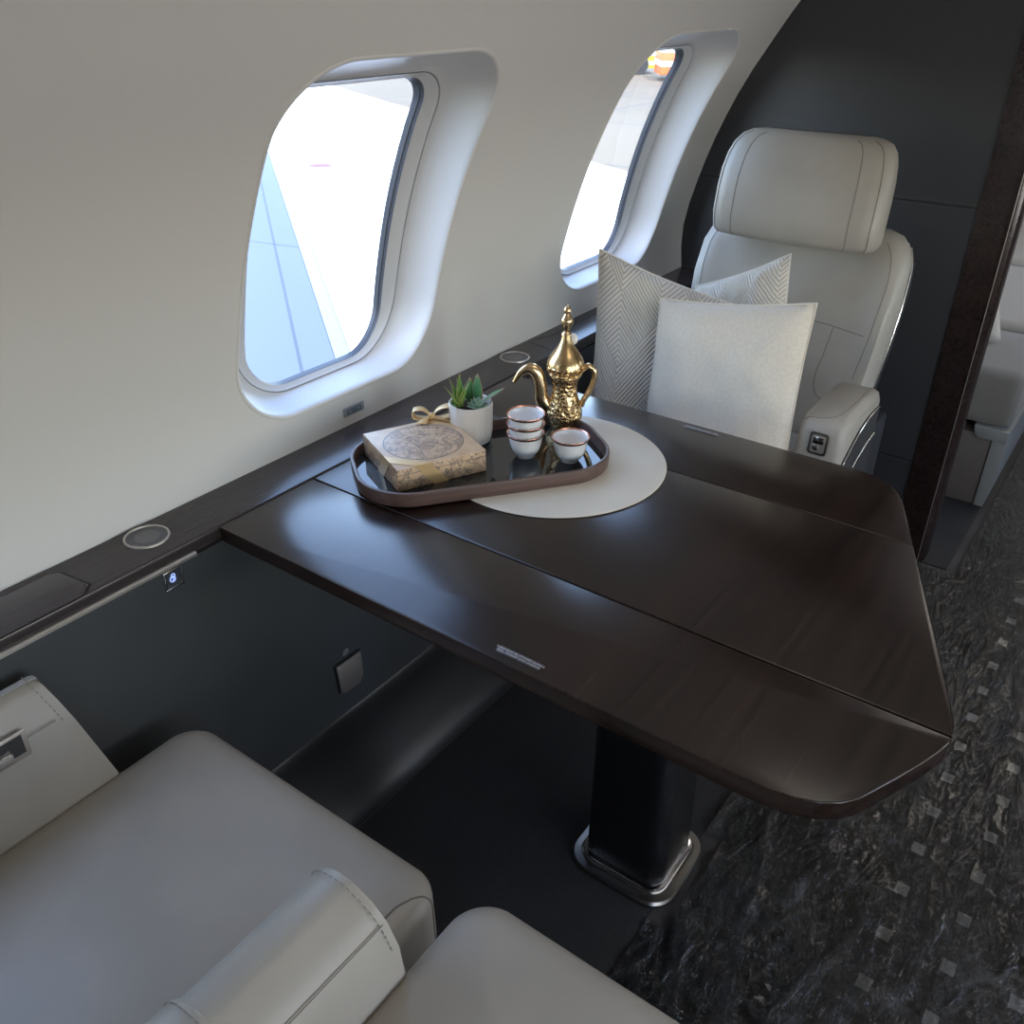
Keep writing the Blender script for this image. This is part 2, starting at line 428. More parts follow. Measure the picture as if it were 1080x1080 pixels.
def sides(lp, m=10):
    """add points along the four straight sides so that they follow the curved lining"""
    out = []
    for k in range(len(lp)):
        a, b = lp[k], lp[(k+1) % len(lp)]; out.append(a)
        if k % (NQ+1) == NQ: out += [(a[0]+(b[0]-a[0])*i/m, a[1]+(b[1]-a[1])*i/m) for i in range(1, m)]
    return out
def oloop(cy, grow=0.0):
    return sides(rr(cy, SCm, .236+grow, (SW1-SW0)/2+grow, .118+grow, NQ))
def ploop(cy, hx=.153, grow=0.0, r=.085):
    # rounded opening whose two upper corners are tighter than the lower ones
    out = []; H_ = hx+grow; V_ = (SP1-SP0)/2+grow
    for k, (sx, sy) in enumerate(((1, 1), (-1, 1), (-1, -1), (1, -1))):
        q = (r*.62 if sy > 0 else r)+grow
        for i in range(NQ+1):
            a = k*PI/2 + i/NQ*PI/2
            out.append((cy + sx*(H_-q) + q*math.cos(a), SPc + sy*(V_-q) + q*math.sin(a)))
    return sides(out)

def side_wall(side):
    bm = bmesh.new()
    for cy in WYS:
        inner = oloop(cy, .004)
        outer = []
        hx = .4575
        for (y, s) in inner:       # project from the hole centre to the bay rectangle
            dy, ds = y-cy, s-SCm
            k = 1e9
            if abs(dy) > 1e-9: k = min(k, hx/abs(dy))
            if ds > 1e-9: k = min(k, (S1-SCm)/ds)
            if ds < -1e-9: k = min(k, (S0-SCm)/ds)
            outer.append([cy+dy*k, SCm+ds*k])
        # snap the four nearest points to the rectangle corners
        for (qy, qs) in ((cy-hx, S0), (cy+hx, S0), (cy-hx, S1), (cy+hx, S1)):
            i = min(range(len(outer)), key=lambda j: (outer[j][0]-qy)**2+(outer[j][1]-qs)**2); outer[i] = [qy, qs]
        R = 18
        loops = []
        for j in range(R+1):
            t = (j/R)**1.2
            loops.append([wall(a[0]+(b[0]-a[0])*t, a[1]+(b[1]-a[1])*t, 0, side) for a, b in zip(inner, outer)])
        loft(bm, loops, False, False)
    ys = [WYS[0]-.4575, WYS[-1]+.4575]
    loft(bm, [[wall(ys[0]+(ys[1]-ys[0])*k/16, S1+(SL[-1]-S1)*j/14, 0, side) for k in range(17)] for j in range(15)], False, False, closed=False)
    bmesh.ops.remove_doubles(bm, verts=bm.verts, dist=.0008)
    nm = 'wall_left' if side < 0 else 'wall_right'
    o = struct(nm, bm, M['lining'], 'pale grey curved cabin side wall lining', ang=180)
    me = o.data; ns = []
    for v in me.vertices:
        x = v.co.x if side < 0 else 2*XC-v.co.x
        i = min(range(len(PD)), key=lambda k: (PD[k].x-x)**2+(PD[k].z-v.co.z)**2)
        i0, i1 = max(0, i-2), min(len(PD)-1, i+2)
        # blend the tangent along the profile
        best = None
        for k in (i-1, i):
            if 0 <= k < len(PD)-1:
                a, b = PD[k], PD[k+1]; ab = b-a; t = max(0, min(1, ((x-a.x)*ab.x+(v.co.z-a.z)*ab.z)/ab.length_squared))
                dd = (a.x+ab.x*t-x)**2+(a.z+ab.z*t-v.co.z)**2
                if best is None or dd < best[0]: best = (dd, k, t)
        _, k, t = best
        T = lambda q: (PD[min(q+2, len(PD)-1)]-PD[max(q-2, 0)]).normalized()
        d = T(k).lerp(T(k+1), t).normalized(); n = Vector((d.z, 0, -d.x))
        if side > 0: n.x = -n.x
        ns.append(n)
    # faces must agree with the inboard normal
    bm = bmesh.new(); bm.from_mesh(me); bm.verts.ensure_lookup_table()
    for f in bm.faces:
        if f.normal.dot(ns[f.verts[0].index]) < 0: f.normal_flip()
    bm.to_mesh(me); bm.free()
    me.normals_split_custom_set_from_vertices([tuple(n) for n in ns])
    return o
side_wall(-1); side_wall(1)

wcount = [0]
def window(cy, side):
    wcount[0] += 1
    r = root('window_%d' % wcount[0], wall(cy, SCm, 0, side))
    tag(r, kind='structure')
    r0 = r.location.copy()
    def W(lp, off):
        # the glazing is more upright than the lining: depth grows towards the top
        out = []
        for y, s in lp:
            if off > .004:
                q = wall(y, s, 0, side); dx = off*(1 + .38*max(0, min(1, (s-SP0)/(SP1-SP0))))
                q.x += dx if side > 0 else -dx
            else: q = wall(y, s, off, side)
            out.append(q - r0)
        return out
    # raised lip + smooth funnel + bezel
    bm = bmesh.new(); loft(bm, [W(oloop(cy, .0055), .0012), W(oloop(cy, .0045), -.0008), W(oloop(cy, .002), -.0014), W(oloop(cy, -.0005), -.0008), W(oloop(cy, -.002), .0010)], False, False)
    link('surround_lip', bm, M['lining'], r, ang=60)
    loops = [W(oloop(cy, -.002), .0010), W(oloop(cy, -.003), .0022)]
    O, P = oloop(cy, -.003), ploop(cy, .182, .010, .105)
    for j in range(1, 11):
        t = j/10; off = .060*math.sin(t*PI/2)**.85
        tt = t**1.35
        loops.append(W([(a[0]+(b[0]-a[0])*tt, a[1]+(b[1]-a[1])*tt) for a, b in zip(O, P)], off))
    bm = bmesh.new(); loft(bm, loops, False, False)
    link('window_surround', bm, M['reveal'], r, ang=50)
    bm = bmesh.new()
    gr = lambda g: ploop(cy, .182, g, .105)
    loft(bm, [W(gr(.0105), .0595), W(gr(.0095), .0630), W(gr(.0085), .0605)], False, False)
    link('groove', bm, M['groove'], r)
    bm = bmesh.new()
    A, C = gr(.0085), ploop(cy, .163, .0, .088)
    loft(bm, [W(A, .0605), W([((a[0]+c[0])/2, (a[1]+c[1])/2) for a, c in zip(A, C)], .0655), W(C, .0680)], False, False)
    link('window_frame', bm, M['reveal'], r, ang=50)
    bm = bmesh.new()
    loft(bm, [W(C, .0680), W(ploop(cy, .162, -.001, .087), .0725), W(ploop(cy, .160, -.001, .086), .0735), W(ploop(cy, .159, -.002, .085), .082)], False, False)
    link('gasket', bm, M['gasket'], r, ang=25)
    bm = bmesh.new()
    vs = []
    loops = []
    base = ploop(cy, .160, .0, .086)
    for k in (1, .8, .6, .4, .2, .05):
        loops.append(W([(cy+(a[0]-cy)*k, SPc+(a[1]-SPc)*k) for a in base], .080))
    loft(bm, loops, False, True)
    link('window_glass', bm, M['glass'], r)
    # shade switch under the window
    if side < 0 and abs(cy-1.052) < .01:
        s = root('shade_switch', wall(cy+.005, s_of_z(.7155), 0, -1)); s.location.x += .001
        tag(s, 'small grey shade switch with up and down arrows under the large window', 'switch')
        link('switch_frame', B(-.001, .0012, -.026, .026, -.0085, .0085, bev=.0006), M['frame_grey'], s)
        link('switch_plate', B(.0012, .0018, -.019, .019, -.0055, .0055, bev=.0003), M['switch'], s)
        for yy, d in ((-.011, -1), (.011, 1)):
            bm = bmesh.new(); tube(bm, [(.0022, yy-.0035, -.0012*d), (.0022, yy, .0018*d), (.0022, yy+.0035, -.0012*d)], .0005, 6)
            link('arrow', bm, M['arrow'], s)
        return r
for cy in WYS:
    if cy < 4.6 and cy > -1.0: window(cy, -1)
for cy in WYS:
    if cy < 4.6 and cy > -1.0: window(cy, 1)
# close the unused holes (blank bays)
for side in (-1, 1):
    for cy in WYS:
        if not (cy < 4.6 and cy > -1.0):
            bm = bmesh.new(); loft(bm, [[wall(cy+(a[0]-cy)*k, SCm+(a[1]-SCm)*k, .001, side) for a in oloop(cy, .01)] for k in (1, .7, .4, .1)], False, True)
            struct('wall_blank_panel', bm, M['lining'])

# ceiling (closes the crown between both walls)
XL, XR = PD[-1].x, 2*XC-PD[-1].x
Y0, Y1 = WYS[0]-.4575, WYS[-1]+.4575
bm = bmesh.new()
loft(bm, [[(XL + (XR-XL)*i/8, y, PD[-1].z + .0) for i in range(9)] for y in (Y0, Y1)], False, False, closed=False)
struct('ceiling', bm, M['white_plastic'], recalc=False)
# end closures
def end_wall(name, y):
    bm = bmesh.new()
    pts = [(p.x-.09, y, p.z) for p in PD] + [(2*XC-p.x+.09, y, p.z) for p in reversed(PD)] + [(2*XC+1.2, y, -.05), (-1.2, y, -.05)]
    bm.faces.new([bm.verts.new(p) for p in pts]); return struct(name, bm, M['lining'], smooth=False)
end_wall('wall_front', Y0+.02); end_wall('wall_back', Y1-.02)

# ------------------------------------------------------------------ floor, ledge, side panels
bm = B(-.385, 1.02, Y0, Y1, -.03, 0); struct('floor', bm, M['carpet'], 'dark aisle carpet with rows of small pale squares', smooth=False)
bm = B(-1.04, -.385, Y0, YB, -.03, .0015); struct('floor_seat_area', bm, M['mat_dark'], 'near black seat area carpet with sewn edge', smooth=False)
# dark carpet, also painting in floor shadow, beyond the bulkhead (left of the aisle)
bm = B(-1.04, -.238, YB-.004, Y1, -.03, .004); struct('floor_rear', bm, M['mat_dark'], smooth=False)
# stitched carpet edge
bm = bmesh.new()
y = Y0
while y < YB:
    if -.1 < y: box(bm, -.9235, -.9215, y, y+.0045, .001, .0022)
    y += .0075
tag(struct('trim_1', bm, mat('carpet_stitch', (.10, .085, .06), .8), smooth=False), 'dotted stitch line along the carpet edge')

def side_panels(side):
    sx = lambda x: x if side < 0 else 2*XC-x
    q = 'left' if side < 0 else 'right'
    # dado leather panel
    bm = bmesh.new()
    pr = [(-1.02, .667), (-1.02, .60), (-1.02, .40), (-1.02, .172)]
    loft(bm, [[(sx(x), y, z) for x, z in pr] for y in (Y0, Y1)], False, False, closed=False)
    struct('wall_%s_dado' % q, bm, M['dado'], 'dark charcoal leather side panel below the ledge', recalc=False)
    bm = bmesh.new()
    pr = [(-1.0205, .176), (-1.016, .169), (-1.010, .150), (-.998, .12), (-.980, .085), (-.960, .050), (-.942, .022), (-.927, .004), (-.915, -.004)]
    loft(bm, [[(sx(x), y, z) for x, z in pr] for y in (Y0, Y1)], False, False, closed=False)
    struct('baseboard_%s' % q, bm, M['kick'], 'black curved kick panel between side panel and carpet', recalc=False)
    # ledge: veneer top with rounded front nosing
    bm = bmesh.new()
    pr = [(-1.1215, .6905), (-1.032, .6905), (-1.028, .6900), (-1.0255, .6880), (-1.0245, .6850), (-1.0235, .6735), (-1.0225, .672), (-1.0225, .640), (-1.1215, .640)]
    loft(bm, [[(sx(x), y, z) for x, z in pr] for y in (Y0, YB)], True, True)
    o = link('side_ledge', bm, M['ledgewood'], ang=25)
    tag(o, 'long dark wood veneer ledge running along the wall %s' % ('under the windows behind the tray' if side < 0 else 'on the opposite side of the aisle'), 'ledge')
    bm = bmesh.new()
    pr = [(-1.0225, .6735), (-1.0185, .6735), (-1.0165, .672), (-1.0165, .668), (-1.0185, .6665), (-1.0225, .6665)]
    loft(bm, [[(sx(x), y, z) for x, z in pr] for y in (Y0, .622)], True, True)
    o2 = link('metal_trim', bm, M['satin'], o)
    loc = o
    return o
ledge = side_panels(-1); side_panels(1)
# sill behind the ledge seam for the lining (closes the gap)
# lid of the stowage box in the ledge
def seam_strip(pts, w, parent, name='lid_seam', z=TBL+.0009, m=None):
    bm = bmesh.new(); pts = [Vector((p[0], p[1], 0)) for p in pts]
    for a, b in zip(pts, pts[1:]):
        d = (b-a).normalized(); n = Vector((-d.y, d.x, 0))*w/2
        vs = [bm.verts.new((q.x, q.y, z)) for q in (a-n-d*w/2, b-n+d*w/2, b+n+d*w/2, a+n-d*w/2)]
        bm.faces.new(vs)
    return link(name, bm, m or M['seam'], parent, smooth=False)
bm = bmesh.new()
extr(bm, [(-1.1055, Y0+.3), (-1.0245, Y0+.3), (-1.0245, .452), (-1.040, .470), (-1.098, .462), (-1.1055, .452)], 'Z', .6902, .6925, bev=.0008)
link('stowage_lid', bm, M['ledgewood'], ledge, ang=25)
seam_strip([(-1.1075, Y0+.3), (-1.1075, .454), (-1.100, .4645), (-1.0405, .4725), (-1.0262, .456)], .002, ledge)
seam_strip([(-1.112, 1.62), (-1.095, 1.66), (-1.095, 2.2)], .0015, ledge)
seam_strip([(-1.112, 1.60), (-1.045, 1.585)], .0015, ledge)

def ring_dial(x, y, label):
    r = root('cup_holder', (x, y, .6905)); tag(r, label, 'cup holder', 'round cup holders in the window ledge')
    bm = bmesh.new(); R = .0325
    for a in range(1): lathe(bm, [(R-.0035, .0004), (R-.003, .0022), (R-.0015, .0028), (R, .0022), (R+.0003, .0002)], 48)
    link('rim', bm, M['satin'], r)
    bm = bmesh.new(); lathe(bm, [(R-.0035, .0004), (R-.0040, .0010), (.018, .0010)], 48, cap1=False); link('dial_ring', bm, M['tick'], r)
    bm = bmesh.new(); lathe(bm, [(.0182, .0010), (.0178, .0014), (.0005, .0014)], 48, cap1=True); link('cover', bm, mat('cover', (.15, .145, .145), .4), r)
    bm = bmesh.new()
    for k in range(6):
        a = -PI*.42 + k*.11; box(bm, (R-.006)*math.cos(a)-.0006, (R-.006)*math.cos(a)+.0006, (R-.006)*math.sin(a)-.0006, (R-.006)*math.sin(a)+.0006, .001, .0016)
    link('marks', bm, M['satin'], r, smooth=False)
ring_dial(-1.083, .589, 'round ledge cup holder with metal ring, near the stowage lid above the seat')
ring_dial(-1.080, 1.500, 'round ledge cup holder with thin metal ring, behind the brass coffee pot')

# ------------------------------------------------------------------ USB port and metal latch on the dark side panel
r = root('usb_port', (-1.02, .578, .651)); tag(r, 'square metal framed port with lit blue emblem on the dark side panel', 'socket')
bm = bmesh.new()
for (a, b, c, d) in ((-.0150, .0150, .0130, .0150), (-.0150, .0150, -.0150, -.0130), (-.0150, -.0130, -.0130, .0130), (.0130, .0150, -.0130, .0130)):
    box(bm, 0, .005, a, b, c, d, bev=.0005)
link('frame', bm, M['chrome'], r)
link('socket_plate', B(0, .0015, -.013, .013, -.013, .013), mat('socket', (.05, .055, .065), .3), r, smooth=False)
em = mat('lit_emblem', (.3, .4, .9), .4); eb = em.node_tree.nodes['Principled BSDF']
eb.inputs['Emission Color'].default_value = (.42, .55, 1, 1); eb.inputs['Emission Strength'].default_value = .85
bm = bmesh.new()
tube(bm, [(.0022, .0042*math.cos(a)-.001, .0042*math.sin(a)-.001) for a in [i*2*PI/20 for i in range(21)]], .0009, 6)
tube(bm, [(.0024, .0028*math.cos(a)+.0005, .0028*math.sin(a)+.0045) for a in [i*2*PI/16 for i in range(17)]], .0008, 6)
tube(bm, [(.0024, -.001, -.005), (.0024, .0005, .003)], .0008, 6)
link('emblem', bm, em, r)

r = root('side_panel_latch', (-1.02, .883, .262)); tag(r, 'brushed metal pull latch with clipped lower corners on the dark side panel', 'latch')
pl = [(-.030, .034), (.034, .034), (.034, -.024), (.022, -.042), (-.012, -.042), (-.024, -.034)]
pl = [(-.031, .036), (.033, .036), (.034, -.020), (.024, -.036), (-.014, -.036), (-.026, -.028)]
bm = bmesh.new(); extr(bm, [(p[0]*.5*2*.98, p[1]) for p in pl], 'X', .001, .006, bev=.0015); link('latch_plate', bm, M['satin'], r)
bm = bmesh.new(); extr(bm, [(p[0]*1.07-.001, p[1]*1.07+.0015) for p in pl], 'X', 0, .0012); link('latch_recess', bm, M['seam'], r, smooth=False)
mw = Matrix.Translation((.0012, -.001, .0525)) @ Euler((PI/2, 0, PI/2)).to_matrix().to_4x4()
text('LIFE\nVEST', .0075, M['text'], r, mw, 'lettering', space=.9)

# ------------------------------------------------------------------ bulkheads
def bulkhead(side):
    sx = lambda x: x if side < 0 else 2*XC-x
    bm = bmesh.new(); xe = -.385
    pts = [(p.x-.02, p.z) for p in PD if p.x < xe] + [(xe, 1.86)]
    pts = [(-1.06, 0), (-1.06, .66)] + pts + [(xe, 0)]
    pts = [(sx(x), z) for x, z in pts]
    extr(bm, pts, 'Y', YB, YB+.05)
    o = struct('wall_bulkhead_%s' % ('left' if side < 0 else 'right'), bm, M['bulk'], 'dark leather covered bulkhead panel with stitched seams', smooth=False)
    bm = bmesh.new()
    for z in (.950, .938, .295, .284):
        x = -1.10 if z > .6 else -1.0
        while x < xe-.002:
            box(bm, min(sx(x), sx(x+.005)), max(sx(x), sx(x+.005)), YB-.0012, YB, z-.0007, z+.0007); x += .0075
    link('stitching', bm, M['bulk_stitch'], o, smooth=False)
    bm = bmesh.new()
    for z in (.944, .2895): box(bm, min(sx(-1.10), sx(xe)), max(sx(-1.10), sx(xe)), YB-.0007, YB, z-.0014, z+.0014)
    link('seam', bm, M['seam'], o, smooth=False)
    # wooden door post
    bm = bmesh.new()
    xs = [sx(-.388), sx(-.300)]
    pr = [(sx(-.390), YB-.004), (sx(-.330), YB-.006), (sx(-.318), YB-.008), (sx(-.306), YB-.004), (sx(-.300), YB+.006), (sx(-.300), YB+.056), (sx(-.390), YB+.056)]
    loft(bm, [[(x, y, z) for x, y in pr] for z in (0, 1.84)], True, True)
    p = struct('trim_%d' % (2 if side < 0 else 3), bm, M['trim_wood'], 'dark polished wood post edging the cabin doorway', ang=50)
    bm = B(min(sx(-.3165), sx(-.3145)), max(sx(-.3165), sx(-.3145)), YB-.0095, YB-.006, .0, 1.80, bev=.0008); link('inlay', bm, M['satin'], p)
bulkhead(-1); bulkhead(1)
bm = B(-.31, .47, YB, YB+.05, 1.76, 1.86); struct('trim_4', bm, M['trim_wood'], smooth=False)

# ------------------------------------------------------------------ table
t = root('dining_table', (-.467, YT, 0)); tag(t, 'dark glossy wood folding dining table with clipped corners on a single black pedestal', 'table')
L0 = Vector((-.467, YT, 0))
def TP(p): return (p[0]-L0.x, p[1]-L0.y)
NY, FY = .671, 1.421
outl = [(-1.0225, NY), (-.200, NY), (-.165, .6725), (-.140, .677), (-.118, .686), (-.100, .699), (-.087, .716), (-.066, .762), (-.050, .800), (-.040, .828), (-.0345, .846), (-.0340, .862),
        (-.0365, .880), (-.047, .910), (-.098, 1.040), (-.154, 1.180), (-.205, 1.310), (-.222, 1.352), (-.238, 1.380), (-.258, 1.402), (-.284, 1.416), (-.315, FY), (-1.0225, FY)]
def clip(poly, y0, y1):
    def cut(P, c, keep):
        out = []
        for a, b in zip(P, P[1:]+P[:1]):
            ia, ib = keep(a[1]-c), keep(b[1]-c)
            if ia: out.append(a)
            if ia != ib:
                k = (c-a[1])/(b[1]-a[1]); out.append((a[0]+(b[0]-a[0])*k, c))
        return out
    return cut(cut(poly, y0, lambda d: d >= 0), y1, lambda d: d <= 0)
S1Y, S2Y = .8590, 1.2320
for nm, a, b in (('folding_leaf', NY-.01, S1Y-.0010), ('table_top', S1Y+.0010, S2Y-.0007), ('folding_leaf', S2Y+.0007, FY+.01)):
    P = clip(outl, a, b)
    bm = bmesh.new(); extr(bm, [TP(p) for p in P], 'Z', TBL-.026, TBL, bev=.0022, seg=3)
    link(nm, bm, M['wood'], t, ang=35)
bm = bmesh.new(); extr(bm, [(-.40, -.24), (.14, -.24), (.14, .24), (-.40, .24)], 'Z', TBL-.055, TBL-.026, bev=.004)
link('support_frame', bm, M['sleeve'], t)
bm = bmesh.new()
P = [(x*.93+.005 if x > -.5 else x+.0, y) for x, y in [TP(p) for p in outl]]
P = [(x, y*.96) for x, y in P]
extr(bm, P, 'Z', TBL-.034, TBL-.026); link('underside_panel', bm, M['woodedge'], t, smooth=False)
# pedestal: base, trim, sleeve, tube
def rrl(hx, hy, r, z): return [(x, y, z) for x, y in rr(0, 0, hx, hy, r, 8)]
bm = bmesh.new(); loft(bm, [rrl(.102, .097, .048, .002), rrl(.102, .097, .048, .008), rrl(.099, .094, .046, .0125), rrl(.088, .083, .038, .0135), rrl(.086, .081, .037, .009)], True, True)
link('base_plate', bm, M['steel'], t, ang=30)
bm = bmesh.new(); loft(bm, [rrl(.085, .080, .036, .006), rrl(.085, .080, .036, .018), rrl(.083, .078, .035, .023), rrl(.078, .073, .033, .026)], True, True)
link('base_trim', bm, M['chrome'], t, ang=30)
bm = bmesh.new(); loft(bm, [rrl(.078, .073, .032, .024), rrl(.0765, .0715, .032, .20), rrl(.0765, .0715, .032, .345), rrl(.0745, .0695, .032, .350)], True, True)
link('pedestal_sleeve', bm, M['sleeve'], t, ang=30)
bm = bmesh.new(); loft(bm, [rrl(.070, .065, .032, .34), rrl(.070, .065, .032, TBL-.05)], True, True)
link('pedestal_tube', bm, M['tube'], t, ang=30)
# warning placards
for (px, py, rz, w) in ((-.4875, .6895, 0, .062), (-.5925, 1.4035, PI, .062)):
    d = root('warning_placard', (0, 0, 0)); d.parent = t
    d.location = (px-L0.x, py-L0.y, TBL)
    d.rotation_euler = (0, 0, rz)
    bpy.data.objects.remove(d)
    pl = link('warning_placard', B(-.031, .031, -.0062, .0062, 0, .0006, bev=.0002), M['placard'], t)
    pl.location = (px-L0.x, py-L0.y, TBL); pl.rotation_euler = (0, 0, rz)
    text('TABLE MUST BE STOWED DURING\nTAXI, TAKEOFF AND LANDING', .00455, M['text'], pl, Matrix.Translation((0, 0, .0008)), 'lettering', space=1.05)

# ------------------------------------------------------------------ placemat, tray and what stands on it
bm = bmesh.new(); lathe(bm, [(.0, .0001), (.188, .0001), (.1905, .0008), (.191, .0018), (.190, .0028), (.187, .0031), (.10, .0031), (.0, .0031)], 96)
bmesh.ops.remove_doubles(bm, verts=bm.verts, dist=1e-5)
o = link('placemat', bm, M['cream'], loc=(-.742, 1.143, TBL), ang=60); tag(o, 'round cream leather placemat half covered by the tray', 'placemat')
TZ = TBL+.0032
TA = .921
tr = root('serving_tray', (-.831, 1.059, TZ), TA); tag(tr, 'rounded dark wood serving tray with black glass base holding the coffee set', 'tray')
HX, HY, TR = .213, .1155, .089
def tl(g, z, gr=0): return [(x, y, z) for x, y in rr(0, 0, HX+g, HY+g, TR+g, 14)]
bm = bmesh.new()
loft(bm, [tl(-.009, 0), tl(-.003, 0), tl(-.001, .002), tl(0, .022), tl(-.0005, .0238), tl(-.002, .0245), tl(-.0045, .0245), tl(-.006, .0238), tl(-.0065, .022), tl(-.008, .0055)], True, False)
link('tray_rim', bm, M['traywood'], tr, ang=40)
bm = bmesh.new(); loft(bm, [tl(-.0085, .0035), tl(-.0085, .0062)], True, True); link('glass_base', bm, M['glass_black'], tr, ang=30)
TT = TZ + .0064

# gift box
bA = Vector((-1.011, .947, 0)); bB = Vector((-.8675, .8945, 0)); bC = Vector((-.801, 1.034, 0))
u = (bC-bB).normalized(); wv = Vector((-u.y, u.x, 0)); W1_ = (bC-bB).length; W2_ = .150
cen = bB + u*W1_/2 + wv*W2_/2
bx = root('gift_box', (cen.x, cen.y, TT), math.atan2(u.y, u.x)); tag(bx, 'flat kraft gift box printed with an old world map, tied with gold ribbon', 'gift box')
hx_, hy_, hz_ = W1_/2, W2_/2, .0385
link('box', B(-hx_, hx_, -hy_, hy_, 0, hz_, bev=.0012), M['map'], bx)
def band(corner, d0, d1, w, name='ribbon'):
    """ribbon cutting diagonally across one corner: wraps top, then both sides"""
    bm = bmesh.new(); sx, sy = corner; e = .0008
    # on x-side edge (y = sy*hy) and on y-side edge (x = sx*hx)
    a0 = (sx*hx_ - sx*d0, sy*(hy_)); a1 = (sx*hx_ - sx*(d0+w), sy*hy_)
    b0 = (sx*hx_, sy*hy_ - sy*d1); b1 = (sx*hx_, sy*hy_ - sy*(d1+w))
    top = hz_ + e
    def q(*ps):
        vs = [bm.verts.new(p) for p in ps]; bm.faces.new(vs)
    q((a0[0], a0[1]+sy*e, top), (a1[0], a1[1]+sy*e, top), (b1[0]+sx*e, b1[1], top), (b0[0]+sx*e, b0[1], top))
    sl = .9*hz_
    q((a0[0], a0[1]+sy*e, top), (a1[0], a1[1]+sy*e, top), (a1[0]+sx*sl*-.9, a1[1]+sy*e, 0), (a0[0]+sx*sl*-.9, a0[1]+sy*e, 0))
    q((b0[0]+sx*e, b0[1], top), (b1[0]+sx*e, b1[1], top), (b1[0]+sx*e, b1[1]-sy*sl*.9, 0), (b0[0]+sx*e, b0[1]-sy*sl*.9, 0))
    bmesh.ops.remove_doubles(bm, verts=bm.verts, dist=1e-6)
    o = link(name, bm, M['ribbon'], bx, smooth=False)
    md = o.modifiers.new('s', 'SOLIDIFY'); md.thickness = .0005; md.offset = 0
    return o
band((-1, -1), .030, .028, .026)
band((1, 1), .030, .030, .024)
# bow near the far corner
bw = root('tmp'); bpy.data.objects.remove(bw)
def strip(pts, wdir, w, name, parent):
    bm = bmesh.new(); pts = smooth_path(pts, 6); loops = []
    n = len(pts)
    for i, p in enumerate(pts):
        k = i/(n-1); wd = Vector(wdir[0]).lerp(Vector(wdir[1]), k).normalized(); ww = (w[0]+(w[1]-w[0])*k)/2 if len(w) == 2 else (w[0]*(1-k)**2+2*w[1]*k*(1-k)+w[2]*k*k)/2
        loops.append([p - wd*ww, p, p + wd*ww])
    loft(bm, loops, False, False, closed=False)
    o = link(name, bm, M['ribbon'], parent, ang=80); md = o.modifiers.new('s', 'SOLIDIFY'); md.thickness = .0006; md.offset = 0
    return o
def toloc(p):   # world -> box local
    d = Vector(p) - Vector((cen.x, cen.y, TT)); a = -math.atan2(u.y, u.x)
    return Vector((d.x*math.cos(a)-d.y*math.sin(a), d.x*math.sin(a)+d.y*math.cos(a), d.z))
kn = toloc((-.948, 1.072, TT+hz_+.006))
knot = link('bow_knot', B(kn.x-.006, kn.x+.006, kn.y-.005, kn.y+.005, hz_+.0008, hz_+.012, bev=.004, seg=3), M['ribbon'], bx)
dl = toloc((-.948-.809, 1.072-.588, 0)) - toloc((-.948, 1.072, 0)); dl.z = 0; dl.normalize()   # towards picture left
dr = -dl; up = Vector((0, 0, 1)); dn = Vector((-dl.y, dl.x, 0))
if (toloc((0, 0, 0)) - toloc((-1, 1, 0))).dot(dn) < 0: dn = -dn       # towards the viewer
def bp(a, b, c): return Vector((kn.x, kn.y, kn.z)) + dl*a + dn*b + up*c
strip([bp(0, 0, 0), bp(.014, 0, .013), bp(.031, .002, .012), bp(.030, .004, .001), bp(.014, .002, -.003), bp(0, 0, -.001)], [dn, dn], (.010, .032, .010), 'bow_loop', bx)
strip([bp(0, 0, 0), bp(-.012, 0, .014), bp(-.030, .002, .020), bp(-.034, .003, .006), bp(-.016, .002, -.002), bp(0, 0, -.001)], [dn, dn], (.010, .032, .010), 'bow_loop', bx)
strip([bp(.002, .004, .0), bp(.010, .014, .002), bp(.017, .026, -.003)], [dl+dn*.3, dl+dn*.1], (.009, .020), 'ribbon_tail', bx)
strip([bp(-.004, .003, .0), bp(-.020, .008, -.001), bp(-.036, .012, -.004)], [dn, dn], (.008, .012), 'ribbon_tail', bx)

